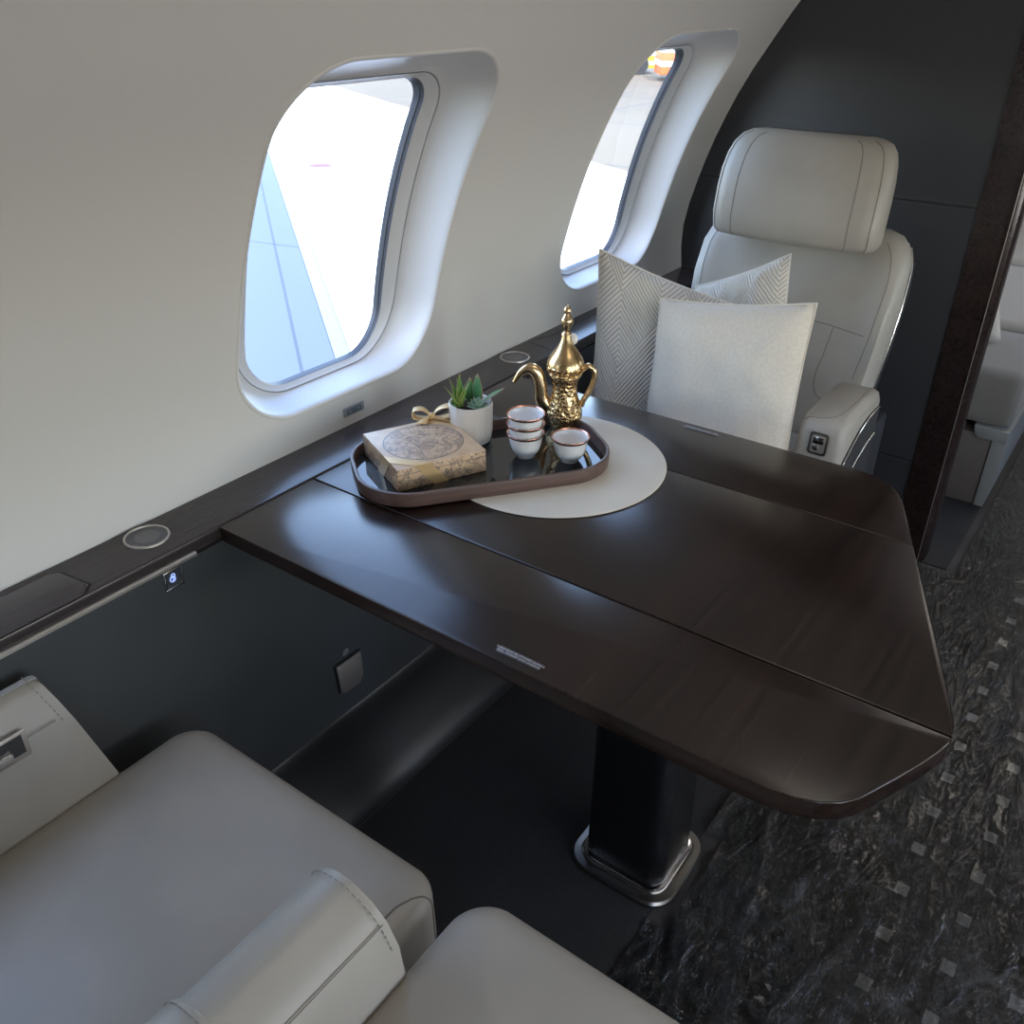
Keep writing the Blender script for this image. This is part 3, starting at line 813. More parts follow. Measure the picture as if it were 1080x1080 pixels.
# succulent pot
PX, PY = -.8935, 1.112
p = root('succulent_pot', (PX, PY, TT)); tag(p, 'small white ceramic pot of mixed green succulents beside the map gift box', 'potted plant')
def facet(r, z, n=14): return [(r*math.cos(2*PI*i/n+.2), r*math.sin(2*PI*i/n+.2), z) for i in range(n)]
PH = .072; PR = .0375
bm = bmesh.new(); loft(bm, [facet(PR*.86, 0), facet(PR*.93, .003), facet(PR, .020), facet(PR*1.02, PH-.004), facet(PR*1.0, PH), facet(PR*.93, PH-.001), facet(PR*.90, PH-.012), facet(PR*.88, PH-.015)], True, False)
link('pot', bm, M['pot'], p, ang=20)
bm = bmesh.new(); lathe(bm, [(PR*.92, PH-.012), (PR*.5, PH-.009), (.001, PH-.007)], 24, cap1=True); link('soil', bm, M['soil'], p)
def leaf(name, base, tip, w, th, m, parent, bend=0, tipk=.8, fat=.5):
    bm = bmesh.new(); a, b = Vector(base), Vector(tip); d = b-a; ln = d.length; dn_ = d.normalized()
    side = dn_.cross(Vector((0, 0, 1)));
    if side.length < .1: side = Vector((1, 0, 0))
    side.normalize(); nr = side.cross(dn_).normalized()
    loops = []; N = 9; K = 10
    uvl = bm.loops.layers.uv.new('UVMap'); info = {}
    for i in range(N+1):
        t_ = i/N; wdt = w*(math.sin(PI*(t_**tipk)*.96+.10))**.75 if fat > .3 else w*(1-t_)**.8*(.75+.6*math.sin(PI*min(1, t_*1.3)))
        wdt = max(wdt, w*.03); c = a + d*t_ + nr*bend*ln*math.sin(PI*t_/1.6)
        lp = []
        for k in range(K):
            an = 2*PI*k/K; lp.append(c + side*math.cos(an)*wdt/2 + nr*math.sin(an)*th*(wdt/w)*(.5 if math.sin(an) > 0 else 1)/2)
        loops.append(lp)
    vs = loft(bm, loops, True, True)
    for i, row in enumerate(vs):
        for k, v in enumerate(row): info[v] = (.5+.5*math.cos(2*PI*k/K), i/N)
    for f in bm.faces:
        for l_ in f.loops: l_[uvl].uv = info[l_.vert]
    return link(name, bm, m, parent, ang=60)
CR = Vector((.809, .588, 0)); CU = Vector((-.588, .809, 0))     # picture right / away, on the horizontal plane
def pv(a, b, c): return CR*a + CU*b + Vector((0, 0, c))
zb = PH-.008
# spiky aloe rosette (picture left of pot)
for (a, b, c) in ((-.044, -.006, .030), (-.036, .012, .036), (-.018, .014, .044), (-.012, -.012, .052), (.002, .004, .034), (-.028, -.018, .012), (-.036, -.006, -.002), (-.004, -.014, .036), (-.022, .022, .034), (.006, -.010, .040), (-.014, -.022, .006)):
    leaf('aloe_leaf', pv(-.018, -.004, zb), pv(a*1.1, b*1.1, zb+c*1.18), .0135, .007, M['aloe'], p, bend=.10, fat=.1)
# jade paddles
leaf('jade_leaf', pv(.012, .006, zb+.004), pv(.013, .010, zb+.054), .0225, .005, M['jade'], p, bend=.02, tipk=.7)
leaf('jade_leaf', pv(.020, .004, zb+.006), pv(.060, -.002, zb+.030), .0225, .005, M['jade'], p, bend=.08, tipk=.7)
leaf('jade_leaf', pv(-.012, .016, zb), pv(-.020, .018, zb+.046), .020, .005, M['jade'], p, bend=.02, tipk=.7)
leaf('jade_leaf', pv(-.002, .018, zb), pv(-.001, .024, zb+.042), .020, .005, M['jade'], p, bend=.02, tipk=.7)
# pale echeveria rosette
for ring_, (n, rr_, h, w) in enumerate(((7, .020, .006, .014), (6, .014, .013, .012), (4, .008, .018, .009))):
    for k in range(n):
        an = 2*PI*k/n + ring_*.5
        leaf('echeveria_leaf', pv(.012, -.010, zb), pv(.012+rr_*math.cos(an), -.010+rr_*math.sin(an), zb+h), w, .006, M['eche'], p, bend=.05, tipk=.75)

# coffee cups
def cup_mesh():
    bm = bmesh.new(); n = 40
    prof = [(.0, .0), (.0145, .0), (.0150, .0012), (.0155, .0030), (.0200, .0080), (.0245, .0160), (.0272, .0260), (.0285, .0340), (.0302, .0400), (.0318, .0432),
            (.0314, .0440), (.0300, .0428), (.0280, .0400), (.0268, .0340), (.0250, .0240), (.0215, .0140), (.0150, .0070), (.0, .0055)]
    lathe(bm, prof, n); bmesh.ops.remove_doubles(bm, verts=bm.verts, dist=1e-6); return bm
def cup(x, y, z, label, src=[]):
    if not src:
        r = root('coffee_cup', (x, y, z)); link('cup_body', cup_mesh(), M['ceramic'], r, ang=60)
        bm = bmesh.new(); lathe(bm, [(.0300, .0392), (.0317, .0430), (.0321, .0440), (.0315, .0447), (.0305, .0440), (.0295, .0424)], 40); link('gold_rim', bm, M['rosegold'], r, ang=80)
        src.append(r)
    else:
        r = src[0].copy(); COL.objects.link(r); r.location = (x, y, z)
        for ch in src[0].children:
            c = ch.copy(); COL.objects.link(c); c.parent = r
    tag(r, label, 'cup', 'small white coffee cups on the tray'); return r
cup(-.712, 1.148, TT, 'single white coffee cup with copper rim standing apart beside the stack')
cup(-.781, 1.117, TT, 'lowest cup of the stack of three white coffee cups')
cup(-.781, 1.117, TT+.0172, 'middle cup of the stack of three white coffee cups')
cup(-.781, 1.117, TT+.0344, 'topmost cup of the stack of three white coffee cups')

# dallah (arabic coffee pot)
d = root('coffee_pot', (-.799, 1.262, TT), math.atan2(.588, .809)); tag(d, 'tall engraved brass coffee pot with curved beak spout and pointed lid', 'coffee pot')
bm = bmesh.new()
bpf = [(.001, .0), (.027, .0), (.0285, .002), (.0275, .005), (.031, .012), (.0330, .020), (.0325, .028), (.0290, .042), (.0245, .054), (.0220, .064), (.0215, .074), (.0230, .084), (.0258, .092), (.0270, .095)]
lathe(bm, bpf, 56); link('body', bm, M['brass'], d, ang=60)
bm = bmesh.new(); lathe(bm, [(.0270, .0945), (.0295, .0955), (.0300, .099), (.0285, .101), (.0310, .104), (.0312, .108), (.0330, .111), (.0325, .118), (.0290, .127), (.0225, .137), (.0150, .147), (.0105, .156), (.0085, .164), (.0075, .168)], 56)
link('lid', bm, M['brass'], d, ang=35)
bm = bmesh.new(); lathe(bm, [(.0070, .167), (.0092, .169), (.0085, .172), (.0050, .175), (.0065, .180), (.0100, .187), (.0112, .192), (.0100, .197), (.0065, .203), (.0048, .206), (.0065, .208), (.0068, .211), (.0048, .217), (.0030, .2195), (.0005, .220)], 32, cap1=True)
link('finial', bm, M['brass_plain'], d, ang=50)
bm = bmesh.new()
pts = smooth_path([(-.024, 0, .028), (-.040, 0, .048), (-.044, 0, .075), (-.050, 0, .097), (-.062, 0, .106), (-.076, 0, .100), (-.090, 0, .080)], 6)
n = len(pts); tube(bm, pts, [.0135 - .003*(i/n) if i < n*.5 else .0120-.0095*((i/n-.5)/.5)**1.4 for i in range(n)], 14)
for v in bm.verts: v.co.y *= .75
link('spout', bm, M['brass_plain'], d, ang=60)
bm = bmesh.new()
pts = smooth_path([(.030, 0, .104), (.040, 0, .111), (.050, 0, .104), (.052, 0, .088), (.045, 0, .066), (.034, 0, .046), (.031, 0, .036)], 6)
tube(bm, pts, [.0052]*len(pts), 12)
for v in bm.verts: v.co.y *= 1.3
link('handle', bm, M['brass_plain'], d, ang=60)
bm = bmesh.new(); tube(bm, [(.028, 0, .100), (.036, 0, .107), (.037, 0, .113)], .003, 8); link('hinge', bm, M['brass_plain'], d)
bm = bmesh.new(); bmesh.ops.create_uvsphere(bm, u_segments=20, v_segments=12, radius=.0088)
for v in bm.verts: v.co.z *= 1.15
link('thumb_bead', bm, M['bead'], d, loc=(.012, .012, .156))
bm = bmesh.new()
for k in range(28):
    a = 2*PI*k/28; m_ = Matrix.Translation((.0318*math.cos(a), .0318*math.sin(a), .106)); bmesh.ops.create_icosphere(bm, subdivisions=1, radius=.0022, matrix=m_)
link('bead_band', bm, M['brass_plain'], d)

# ------------------------------------------------------------------ seats
def cushion_mesh(hx, y0, y1, z0, z1, r=.055, crown=.018, bow=.02):
    """upholstered seat cushion: rounded plan, rolled top edge, gentle crown, bull-nosed front (front = +y)"""
    bm = bmesh.new(); cy, hy = (y0+y1)/2, (y1-y0)/2
    loops = []
    def bw(x, y): return y + bow*(1-min(1, (x/hx)**2))*max(0, (y-cy)/hy)
    def lp(g, z, cr): return [(x, bw(x, y), z + cr*(1-min(1, (abs(x)/hx)**2))*(1-min(1, (abs(y-cy)/hy)**4))) for x, y in rr(0, cy, hx+g, hy+g, r+g, 10)]
    rt = .034
    loops.append(lp(-.02, z0, 0)); loops.append(lp(-.006, z0+.01, 0)); loops.append(lp(0, z0+.03, 0)); loops.append(lp(.002, (z0+z1)/2, 0))
    for j in range(0, 9):
        a = j/8*PI/2; loops.append(lp(-rt*(1-math.cos(a)), z1-rt*.8+rt*.8*math.sin(a), crown*(j/8)*.35))
    base = rr(0, cy, hx-rt, hy-rt, max(.012, r-rt), 10)
    for k in (.88, .76, .62, .48, .34, .2, .08):
        loops.append([(x*k, bw(x*k, cy+(y-cy)*k), z1 + crown*(1-k*k) + crown*.35*0) for x, y in base])
    loft(bm, loops, True, True); return bm

def polyline_seam(bm, pts, r=.0012, k=5):
    tube(bm, smooth_path(pts, k), r, 6); return bm

def stitches(bm, pts, ln=.0045, gap=.0035, r=.0007):
    P = smooth_path(pts, 14); acc = 0
    cur = []; on = True
    for a, b in zip(P, P[1:]):
        seg = (b-a).length; s = 0
        while s < seg:
            need = (ln if on else gap) - acc; step = min(need, seg-s)
            if on: 
                if not cur: cur = [a+(b-a)*(s/seg)]
                cur.append(a+(b-a)*((s+step)/seg))
            s += step; acc += step
            if acc >= (ln if on else gap)-1e-9:
                if on and len(cur) > 1: tube(bm, [cur[0], cur[-1]], r, 5)
                cur = []; on = not on; acc = 0
    return bm

def conform(o, pts, k=4, lift=0):
    """project a path onto a mesh object's surface (object-local coordinates)"""
    from mathutils.bvhtree import BVHTree
    bm = bmesh.new(); bm.from_mesh(o.data); t = BVHTree.FromBMesh(bm); out = []
    for p in smooth_path(pts, k):
        h = t.find_nearest(p); out.append(h[0] + (h[1]*lift if lift else Vector()))
    bm.free(); return out

def near_seat(cx, label, cush=.240, z1=.452, y1=.530):
    s = root('cabin_seat', (cx, 0, 0)); tag(s, label, 'seat')
    cu_ = link('seat_cushion', cushion_mesh(cush, -.06, y1, .27, z1, r=.045, crown=.016), M['leather'], s, ang=80)
    bm = bmesh.new()
    extr(bm, [(.48, .27), (.50, .20), (.44, .06), (.05, .06), (-.05, .27)], 'X', -.21, .21, bev=.015); link('seat_base', bm, M['bulk'], s)
    # base on floor
    link('floor_mount', B(-.19, .19, .02, .42, .0, .07, bev=.01), M['sleeve'], s)
    # front roll with piped seam
    bm = bmesh.new()
    tube(bm, conform(cu_, [(cush-.026, y1-.40+.01*i, z1+.01) for i in range(0, 33)] + [(cush-.024, y1-.060, z1+.01), (cush-.018, y1-.040, z1+.004), (cush-.010, y1-.024, z1-.004), (cush-.001, y1-.016, z1-.018), (cush+.004, y1-.014, z1-.04), (cush+.006, y1-.014, z1-.09)]), .0013, 6)
    # backrest behind the camera
    bm2 = bmesh.new()
    loops = []
    for j, (y, z, hx) in enumerate(((-.10, .36, .22), (-.13, .5, .235), (-.19, .8, .235), (-.23, 1.0, .22), (-.24, 1.04, .19))):
        loops.append([(x, y-.06+yy, z) for x, yy in rr(0, 0, hx, .055, .04, 6)])
    loft(bm2, loops, True, True); link('backrest', bm2, M['leather'], s, ang=70)
    bm3 = B(-.17, .17, -.36, -.25, 1.05, 1.24, bev=.04, seg=4); link('headrest', bm3, M['leather'], s)
    link('seam', bm, M['leather_seam'], s)
    return s

def arm(parent, x0, x1, yb, yf, z0, ztop, flip=1, name='armrest', sl=.10):
    """box armrest: rounded crown across X, front end at yf (front = +y), slanted front"""
    bm = bmesh.new(); cx = (x0+x1)/2; hx = (x1-x0)/2
    def sec(y, dz=0, g=0, zt=None):
        zt = (ztop if zt is None else zt)+dz
        pts = [(x0-g, y, z0), (x0-g, y, zt-.045), (x0+.004-g, y, zt-.022), (x0+.014, y, zt-.008+g), (x0+.030, y, zt+g), (cx, y, zt+.002+g), (x1-.045, y, zt-.002+g), (x1-.026, y, zt-.012+g), (x1-.010, y, zt-.032+g*.5), (x1+g, y, zt-.065), (x1+g, y, z0)]
        return pts
    loops = [sec(yb, .0), sec((yb+yf)/2), sec(yf-.006)]
    end = sec(yf); end = [(cx+(p[0]-cx)*.985, p[1]+ (ztop-p[2])*sl, p[2]-.002 if p[2] > z0 else p[2]) for p in end]
    loops[-1] = [(p[0], p[1]+(ztop-p[2])*sl, p[2]) for p in loops[-1]]
    loops[-2] = [(p[0], p[1]+(ztop-p[2])*.03, p[2]) for p in loops[-2]]
    loops.append([(p[0], p[1]-.0, p[2]) for p in end])
    loft(bm, loops, True, True)
    return link(name, bm, M['leather'], parent, ang=50), sec

# seat beside the wall (near left)
SX = -.7245
s1 = near_seat(SX, 'near leather seat beside the side wall with stitched armrests', cush=.2455)
a1, sec = arm(s1, -.520-SX, -.414-SX, -.12, .378, .30, .628)
bm = bmesh.new()
for off in (.010,):
    P = [(p[0]+(0), p[1]+(.628-p[2])*.10-off, p[2]) for p in sec(.378, .0012, .0010)][1:-1]
    stitches(bm, P)
link('stitching', bm, M['stitch'], a1)
bm = bmesh.new(); polyline_seam(bm, [(-.4235-SX, -.1, .600), (-.4235-SX, .15, .600), (-.4235-SX, .374, .599)], .0007)
link('seam', bm, M['leather_seam'], a1)
bm = bmesh.new()
for j, y in enumerate((.165, .205)): pass
loops = [[(p[0], p[1], p[2]) for p in sec(y, .0, g)] for y, g in ((.150, .001), (.152, .005), (.203, .005), (.206, .001))]
loft(bm, loops, False, False); st = link('strap', bm, M['leather'], a1, ang=50)
for y in (.158, .198):
    bm = bmesh.new(); stitches(bm, [(p[0], p[1], p[2]) for p in sec(y, .0, .0062)][1:-1]); link('strap_stitching', bm, M['stitch'], st)
a2, sec2 = arm(s1, -1.016-SX, -.955-SX, -.12, .352, .30, .640, sl=.26)
bm = bmesh.new()
P = [(p[0], p[1]+(.640-p[2])*.26-.012, p[2]) for p in sec2(.352, .0012, .0010)][3:-1]
stitches(bm, P); link('stitching', bm, M['stitch'], a2)
bm = bmesh.new(); polyline_seam(bm, [(-.955-SX+.0002, -.1, .590), (-.955-SX+.0002, .15, .590), (-.955-SX+.0002, .345, .590)], .0007); link('seam', bm, M['leather_seam'], a2)
# recline handle in the armrest's inner face
h = link('recline_recess', B(-.9555-SX, -.9525-SX, .10, .308, .566, .606, bev=.0012), M['satin'], a2)
link('recess_dark', B(-.9530-SX, -.9520-SX, .108, .302, .574, .602), M['tube'], h, smooth=False)
link('recline_handle', B(-.9530-SX, -.9480-SX, .108, .286, .572, .586, bev=.002, seg=2), M['chrome'], h)
# aisle seat (near)
S2X = -.172
s2 = near_seat(S2X, 'near leather seat by the aisle, only its front cushion showing', cush=.250, z1=.515, y1=.512)
a3, _ = arm(s2, .255, .335, -.12, .30, .30, .58)

# far seat, faces the viewer
FX = -.700
f = root('cabin_seat', (FX, 2.0, 0)); tag(f, 'pale leather cabin seat with tall headrest behind the table, piled with cushions', 'seat')
# local frame: world = (FX+x, 2.0+y)
def fl(x, y, z): return (x-FX, y-2.0, z)
bm = cushion_mesh(.225, -.44, .12, .27, .452, r=.06, crown=.012)
link('seat_cushion', bm, M['leather'], f, ang=80)
bm = bmesh.new(); extr(bm, [(-.38, .27), (-.40, .2), (-.34, .06), (.12, .06), (.2, .27)], 'X', -.21, .21, bev=.015); link('seat_base', bm, M['bulk'], f)
link('side_shroud', B(.222, .262, -.34, .16, .12, .50, bev=.012), M['bulk'], f)
link('floor_mount', B(-.19, .19, -.32, .10, .0, .07, bev=.01), M['sleeve'], f)
# backrest: lofted sections going up, leaning away, with winged sides
def back_section(y, z, hx, th, wing):
    """closed loop in plan; front surface faces -y; side wings come forward"""
    pts = []
    N = 14
    for i in range(N+1):            # front face from left to right
        t_ = -1+2*i/N; pts.append((t_*hx, y - wing*abs(t_)**3.2 + .012*(1-t_*t_)*-1, z))
    pts += [(hx+.010, y+.012-wing*.7, z), (hx+.014, y+.045, z), (hx+.002, y+th*.8, z), (hx-.03, y+th, z)]
    pts += [(0, y+th+.01, z), (-hx+.03, y+th, z), (-hx-.002, y+th*.8, z), (-hx-.014, y+.045, z), (-hx-.010, y+.012-wing*.7, z)]
    return pts
bm = bmesh.new()
secs = [(-.015, .40, .195, .12, .00), (-.005, .46, .205, .13, .01), (.02, .56, .218, .14, .022), (.05, .68, .228, .14, .03), (.075, .78, .232, .135, .026),
        (.098, .85, .228, .12, .018), (.112, .885, .215, .10, .010), (.122, .905, .195, .075, .004), (.130, .915, .160, .05, .0)]
loft(bm, [back_section(*q) for q in secs], True, True)
bk = link('backrest', bm, M['leather'], f, ang=70)
for pts in ([[(sx*.192, -.012, .62), (sx*.205, .012, .70), (sx*.212, .035, .78), (sx*.214, .062, .84), (sx*.206, .088, .878), (sx*.19, .108, .90)] for sx in (1, -1)] +
            [[(-.185, .026, .715), (-.10, .024, .722), (0, .028, .725), (.10, .024, .722), (.196, .020, .712)]] +
            [[(sx*.125, .022, .721), (sx*.118, .002, .66), (sx*.112, -.012, .60), (sx*.13, -.018, .56), (sx*.19, -.022, .555)] for sx in (1, -1)]):
    bm = bmesh.new(); tube(bm, conform(bk, pts), .0009, 6); link('seam', bm, M['leather_seam'], bk)
# back shell with chrome edge
bm = bmesh.new()
loft(bm, [[(sg*(q[2]+.012), q[0]+q[3]*a, q[1]) for sg, a in ((1, .35), (1, .75), (.85, 1.02), (-.85, 1.02), (-1, .75), (-1, .35))] for q in secs[:-3]], True, True)
link('back_shell', bm, M['bulk'], f, ang=50)
bm = bmesh.new(); tube(bm, smooth_path([(q[2]+.0155, q[0]+.046, q[1]) for q in secs[2:-2]], 4), .0018, 6); link('chrome_edge', bm, M['chrome'], f)
# headrest
def head_section(z, k):
    pts = []; hx, y = .176*k[0], k[1]
    N = 16
    for i in range(N+1):
        t_ = -1+2*i/N; pts.append((t_*hx, y - .020*(1-abs(t_)**2.5) , z))
    th = k[2]
    pts += [(hx+.009, y+.012, z), (hx+.014, y+.030, z), (hx+.013, y+th*.7, z), (hx, y+th, z), (0, y+th+.006, z), (-hx, y+th, z), (-hx-.013, y+th*.7, z), (-hx-.014, y+.030, z), (-hx-.009, y+.012, z)]
    return pts
HS = [(.896, (.80, .030, .055)), (.890, (.90, .022, .07)), (.893, (.955, .010, .085)), (.905, (.99, .002, .095)), (.94, (1.0, -.002, .100)), (.99, (1.0, .006, .100)), (1.03, (.99, .016, .096)), (1.062, (.965, .029, .088)), (1.085, (.925, .043, .076)), (1.100, (.86, .057, .06)), (1.108, (.76, .068, .046)), (1.112, (.6, .077, .03))]
bm = bmesh.new(); loft(bm, [head_section(z, k) for z, k in HS], True, True)
hd = link('headrest', bm, M['leather'], f, ang=70)
def hf(t_, i, e=.0006):   # point on the headrest front
    z, k = HS[i]; return (t_*.176*k[0], k[1]-.020*(1-abs(t_)**2.5)-e, z)
for t_ in (.75, -.75, 1.0, -1.0):
    bm = bmesh.new(); tube(bm, conform(hd, [hf(t_, i, .0002) for i in range(2, 11)]), .0010, 6); link('seam', bm, M['leather_seam'], hd)
# right armrest of the far seat (toward the aisle)
def far_arm(x0, x1, parent, control=True):
    bm = bmesh.new()
    # profile in (y,z), local y; front = -y
    prof = [(.15, .655), (.02, .668), (-.09, .670), (-.16, .668), (-.20, .664), (-.235, .655), (-.27, .640), (-.305, .624), (-.330, .612), (-.352, .596), (-.368, .570), (-.378, .54), (-.385, .50), (-.385, .34), (.15, .34)]
    prof = [(-.145, .655), (-.155, .668), (-.20, .669), (-.25, .669), (-.30, .668), (-.335, .666), (-.352, .661), (-.362, .650), (-.367, .635), (-.372, .58), (-.378, .50), (-.380, .34), (-.145, .34)]
    secs_ = []
    for x, sh, lower in ((x0, .018, 0), (x0+.004, .006, 0), (x0+.018, 0, 0), (x1-.016, -.001, 0), (x1-.004, .004, 0), (x1, .014, 0)):
        cy_, cz_ = -.10, .50
        secs_.append([(x, y + (sh if y < -.34 else 0)*(.6), z - (sh if z > .56 else 0)) for y, z in prof])
    loft(bm, secs_, True, True)
    o = link('armrest', bm, M['leather'], parent, ang=55)
    # dark outer panel with chrome lines on the aisle side
    if control:
        pan = [(-.148, .632), (-.17, .634), (-.22, .632), (-.27, .622), (-.31, .604), (-.345, .585), (-.362, .572), (-.370, .54), (-.376, .48), (-.376, .34), (-.148, .34)]
        bm = bmesh.new(); extr(bm, pan, 'X', x1-.001, x1+.0035, bev=.0008); q = link('side_panel', bm, M['bulk'], o)
        bm = bmesh.new(); tube(bm, [(x1+.004, y, z) for y, z in pan[:9]], .0011, 6); link('chrome_line', bm, M['chrome'], q)
        bm = bmesh.new(); tube(bm, [(x1+.004, -.150, .572), (x1+.004, -.20, .566), (x1+.004, -.26, .548), (x1+.004, -.32, .518), (x1+.004, -.372, .494)], .0011, 6); link('chrome_line', bm, M['chrome'], q)
        # recline button on the sloping front
        cxm = (x0+x1)/2
        for nm, hx2, hz2, off, mm, rrr in (('button_frame', .0185, .0225, .0035, M['chrome'], .007), ('button_recess', .0140, .0180, .0040, M['satin'], .005)):
            bm = bmesh.new()
            loft(bm, [[(a, b, zz) for a, b in rr(0, 0, hx2, hz2, rrr, 5)] for zz in (-.004, off)], True, True)
            bo = link(nm, bm, mm, o); bo.location = (cxm, -.3695, .618); bo.rotation_euler = (math.radians(85), 0, 0)
        bm = bmesh.new(); box(bm, -.011, .011, 0, .0145, 0, .006, bev=.002)
        bo = link('recline_button', bm, M['chrome'], o); bo.location = (cxm, -.3695, .618); bo.rotation_euler = (math.radians(85), 0, 0)
        bm = bmesh.new(); box(bm, -.010, .002, -.014, -.002, 0, .0065, bev=.003)
        bo = link('recline_button', bm, M['chrome'], o); bo.location = (cxm, -.3695, .618); bo.rotation_euler = (math.radians(85), 0, 0)
        bm = bmesh.new(); tube(bm, conform(o, [(x1-.020, -.15, .68), (x1-.020, -.22, .68), (x1-.022, -.28, .68), (x1-.028, -.33, .68), (x1-.045, -.35, .68), (x0+.012, -.36, .68), (x0, -.36, .66)]), .0008, 6); link('seam', bm, M['leather_seam'], o)
    return o
far_arm(-.490-FX, -.398-FX, f)
o = far_arm(-1.012-FX, -.930-FX, f, control=False); o.location.z = -.10

# ------------------------------------------------------------------ cushions on the far seat
def pillow(name, c, th, m, label, dent=0, seed=0, group=None, welt=None):
    """c: four world corners (top-left, top-right, bottom-right, bottom-left); puffed rectangular cushion"""
    tl_, tr_, br_, bl_ = [Vector(p) for p in c]
    cen_ = (tl_+tr_+br_+bl_)/4
    nrm = (tr_-tl_).cross(bl_-tl_).normalized()
    if nrm.y > 0: nrm = -nrm
    N = 30; bm = bmesh.new(); uvl = bm.loops.layers.uv.new('UVMap'); grids = []; info = {}
    for sgn in (1, -1):
        g_ = []
        for j in range(N+1):
            row = []
            for i in range(N+1):
                u_, v_ = i/N, j/N
                a, b = 2*u_-1, 2*v_-1
                # pull the edges in between the corners
                pin = .045
                uu = .5 + a/2*(1-pin*(1-b*b)*1.0*abs(a)**2)
                vv = .5 + b/2*(1-pin*(1-a*a)*1.0*abs(b)**2)
                p = tl_.lerp(tr_, uu).lerp(bl_.lerp(br_, uu), vv)
                prof_ = ((1-a**4)*(1-b**4))**.55 * (1 - .18*(a*a+b*b)/2)
                h = th/2*prof_
                h -= dent*math.exp(-(a/.35)**2)*max(0, -b-.1)*1.0*(1 if sgn > 0 else .3)
                nz_ = noise.noise(Vector((a*2.2+seed, b*2.2, sgn*3.1)))*.010 + noise.noise(Vector((a*5+seed, b*5, sgn)))*.004
                h += nz_*min(1, prof_*1.6)
                # radial creases from corners
                cr_ = math.sin(math.atan2(abs(b)-1.05, abs(a)-1.05)*16+seed)*.0022*max(0, (abs(a)+abs(b)-.9))
                h += cr_*(1-max(abs(a), abs(b)))*6
                edge = i in (0, N) or j in (0, N)
                if edge: h = 0
                q = p + nrm*h*sgn - cen_
                row.append(q)
            g_.append(row)
        grids.append(g_)
    vt = {}
    for s_, g_ in enumerate(grids):
        for j in range(N+1):
            for i in range(N+1):
                edge = i in (0, N) or j in (0, N)
                key = (0 if edge else s_, j, i)
                if key not in vt: vt[key] = bm.verts.new(g_[j][i])
                vt[(s_, j, i)] = vt[key]; info[vt[key]] = (i/N, 1-j/N)
    for s_ in (0, 1):
        for j in range(N):
            for i in range(N):
                vs = [vt[(s_, j, i)], vt[(s_, j, i+1)], vt[(s_, j+1, i+1)], vt[(s_, j+1, i)]]
                fc = bm.faces.new(vs if s_ == 0 else vs[::-1])
                for l_ in fc.loops: l_[uvl].uv = info[l_.vert]
    rt_ = root(name, cen_); tag(rt_, label, 'cushion', group)
    o = link('cushion_cover', bm, m, rt_, ang=80)
    # piped edge
    bm = bmesh.new(); g0 = grids[0]
    ring_ = [g0[0][i] for i in range(0, N, 2)] + [g0[j][N] for j in range(0, N, 2)] + [g0[N][i] for i in range(N, 0, -2)] + [g0[j][0] for j in range(N, 0, -2)]
    ring_.append(ring_[0]); tube(bm, ring_, .0022, 6, caps=False); link('piping', bm, welt or m, rt_)
    return rt_
pillow('throw_cushion', [(-.835, 1.680, .822), (-.510, 1.680, .872), (-.488, 1.600, .475), (-.815, 1.600, .455)], .13, M['linen'], 'plain cream linen cushion at the front of the pile on the far seat', seed=1.3)
pillow('throw_cushion', [(-1.000, 1.700, .895), (-.695, 1.810, .792), (-.655, 1.80, .475), (-.975, 1.640, .470)], .12, M['herring'], 'large herringbone weave cushion leaning against the wall ledge beside the seat', seed=4.1, dent=.0)
pillow('throw_cushion', [(-.860, 1.905, .790), (-.640, 1.870, .905), (-.590, 1.820, .57), (-.82, 1.84, .47)], .09, M['herring'], 'pale ribbed cushion at the back, its corner rising behind the linen one', seed=7.7)

# ------------------------------------------------------------------ divan beyond the bulkhead
dv = root('divan', (-.62, 3.8, 0)); tag(dv, 'taupe upholstered divan seen through the cabin doorway beyond the dark bulkhead', 'sofa')
def DL(x): return x+.62
link('divan_base', B(DL(-1.0), DL(-.262), 2.792-3.8, 5.1-3.8, .005, .235, bev=.004), M['divan_base'], dv)
bm = bmesh.new(); extr(bm, [(DL(-.262), .006), (DL(-.236), .006), (DL(-.226), .10), (DL(-.222), .255), (DL(-.262), .255)], 'Y', 2.787-3.8, 5.1-3.8, bev=.002); link('side_fascia', bm, M['divan_side'], dv)
bm = bmesh.new(); extr(bm, [(DL(-.318), .262), (DL(-.222), .262), (DL(-.222), .226), (DL(-.300), .226), (DL(-.314), .238)], 'Y', 2.780-3.8, 2.84-3.8, bev=.003); link('corner_cap', bm, M['divan_side'], dv)
link('end_seam', B(DL(-.2640), DL(-.2610), 2.7895-3.8, 2.7915-3.8, .005, .225), M['seam'], dv, smooth=False)
for k, (a, b, z, mm) in enumerate(((2.79, 3.20, .435, M['divan']), (3.21, 3.98, .455, M['divan_lit']), (3.99, 5.08, .47, M['divan_lit']))):
    link('seat_cushion', B(DL(-1.0), DL(-.225), a-3.8, b-3.8, .262, z, bev=.03, seg=4), mm, dv)
link('back_cushion', B(DL(-1.0), DL(-.84), 2.82-3.8, 5.08-3.8, .44, .72, bev=.04, seg=4), M['divan_lit'], dv)
# inner dado already covers the wall; small cushion on the divan
pillow('throw_cushion', [(-.60, 2.98, .66), (-.395, 3.10, .62), (-.345, 3.04, .447), (-.62, 2.90, .440)], .07, M['linen'], 'small pale cushion lying on the divan beyond the doorway', seed=2.2)

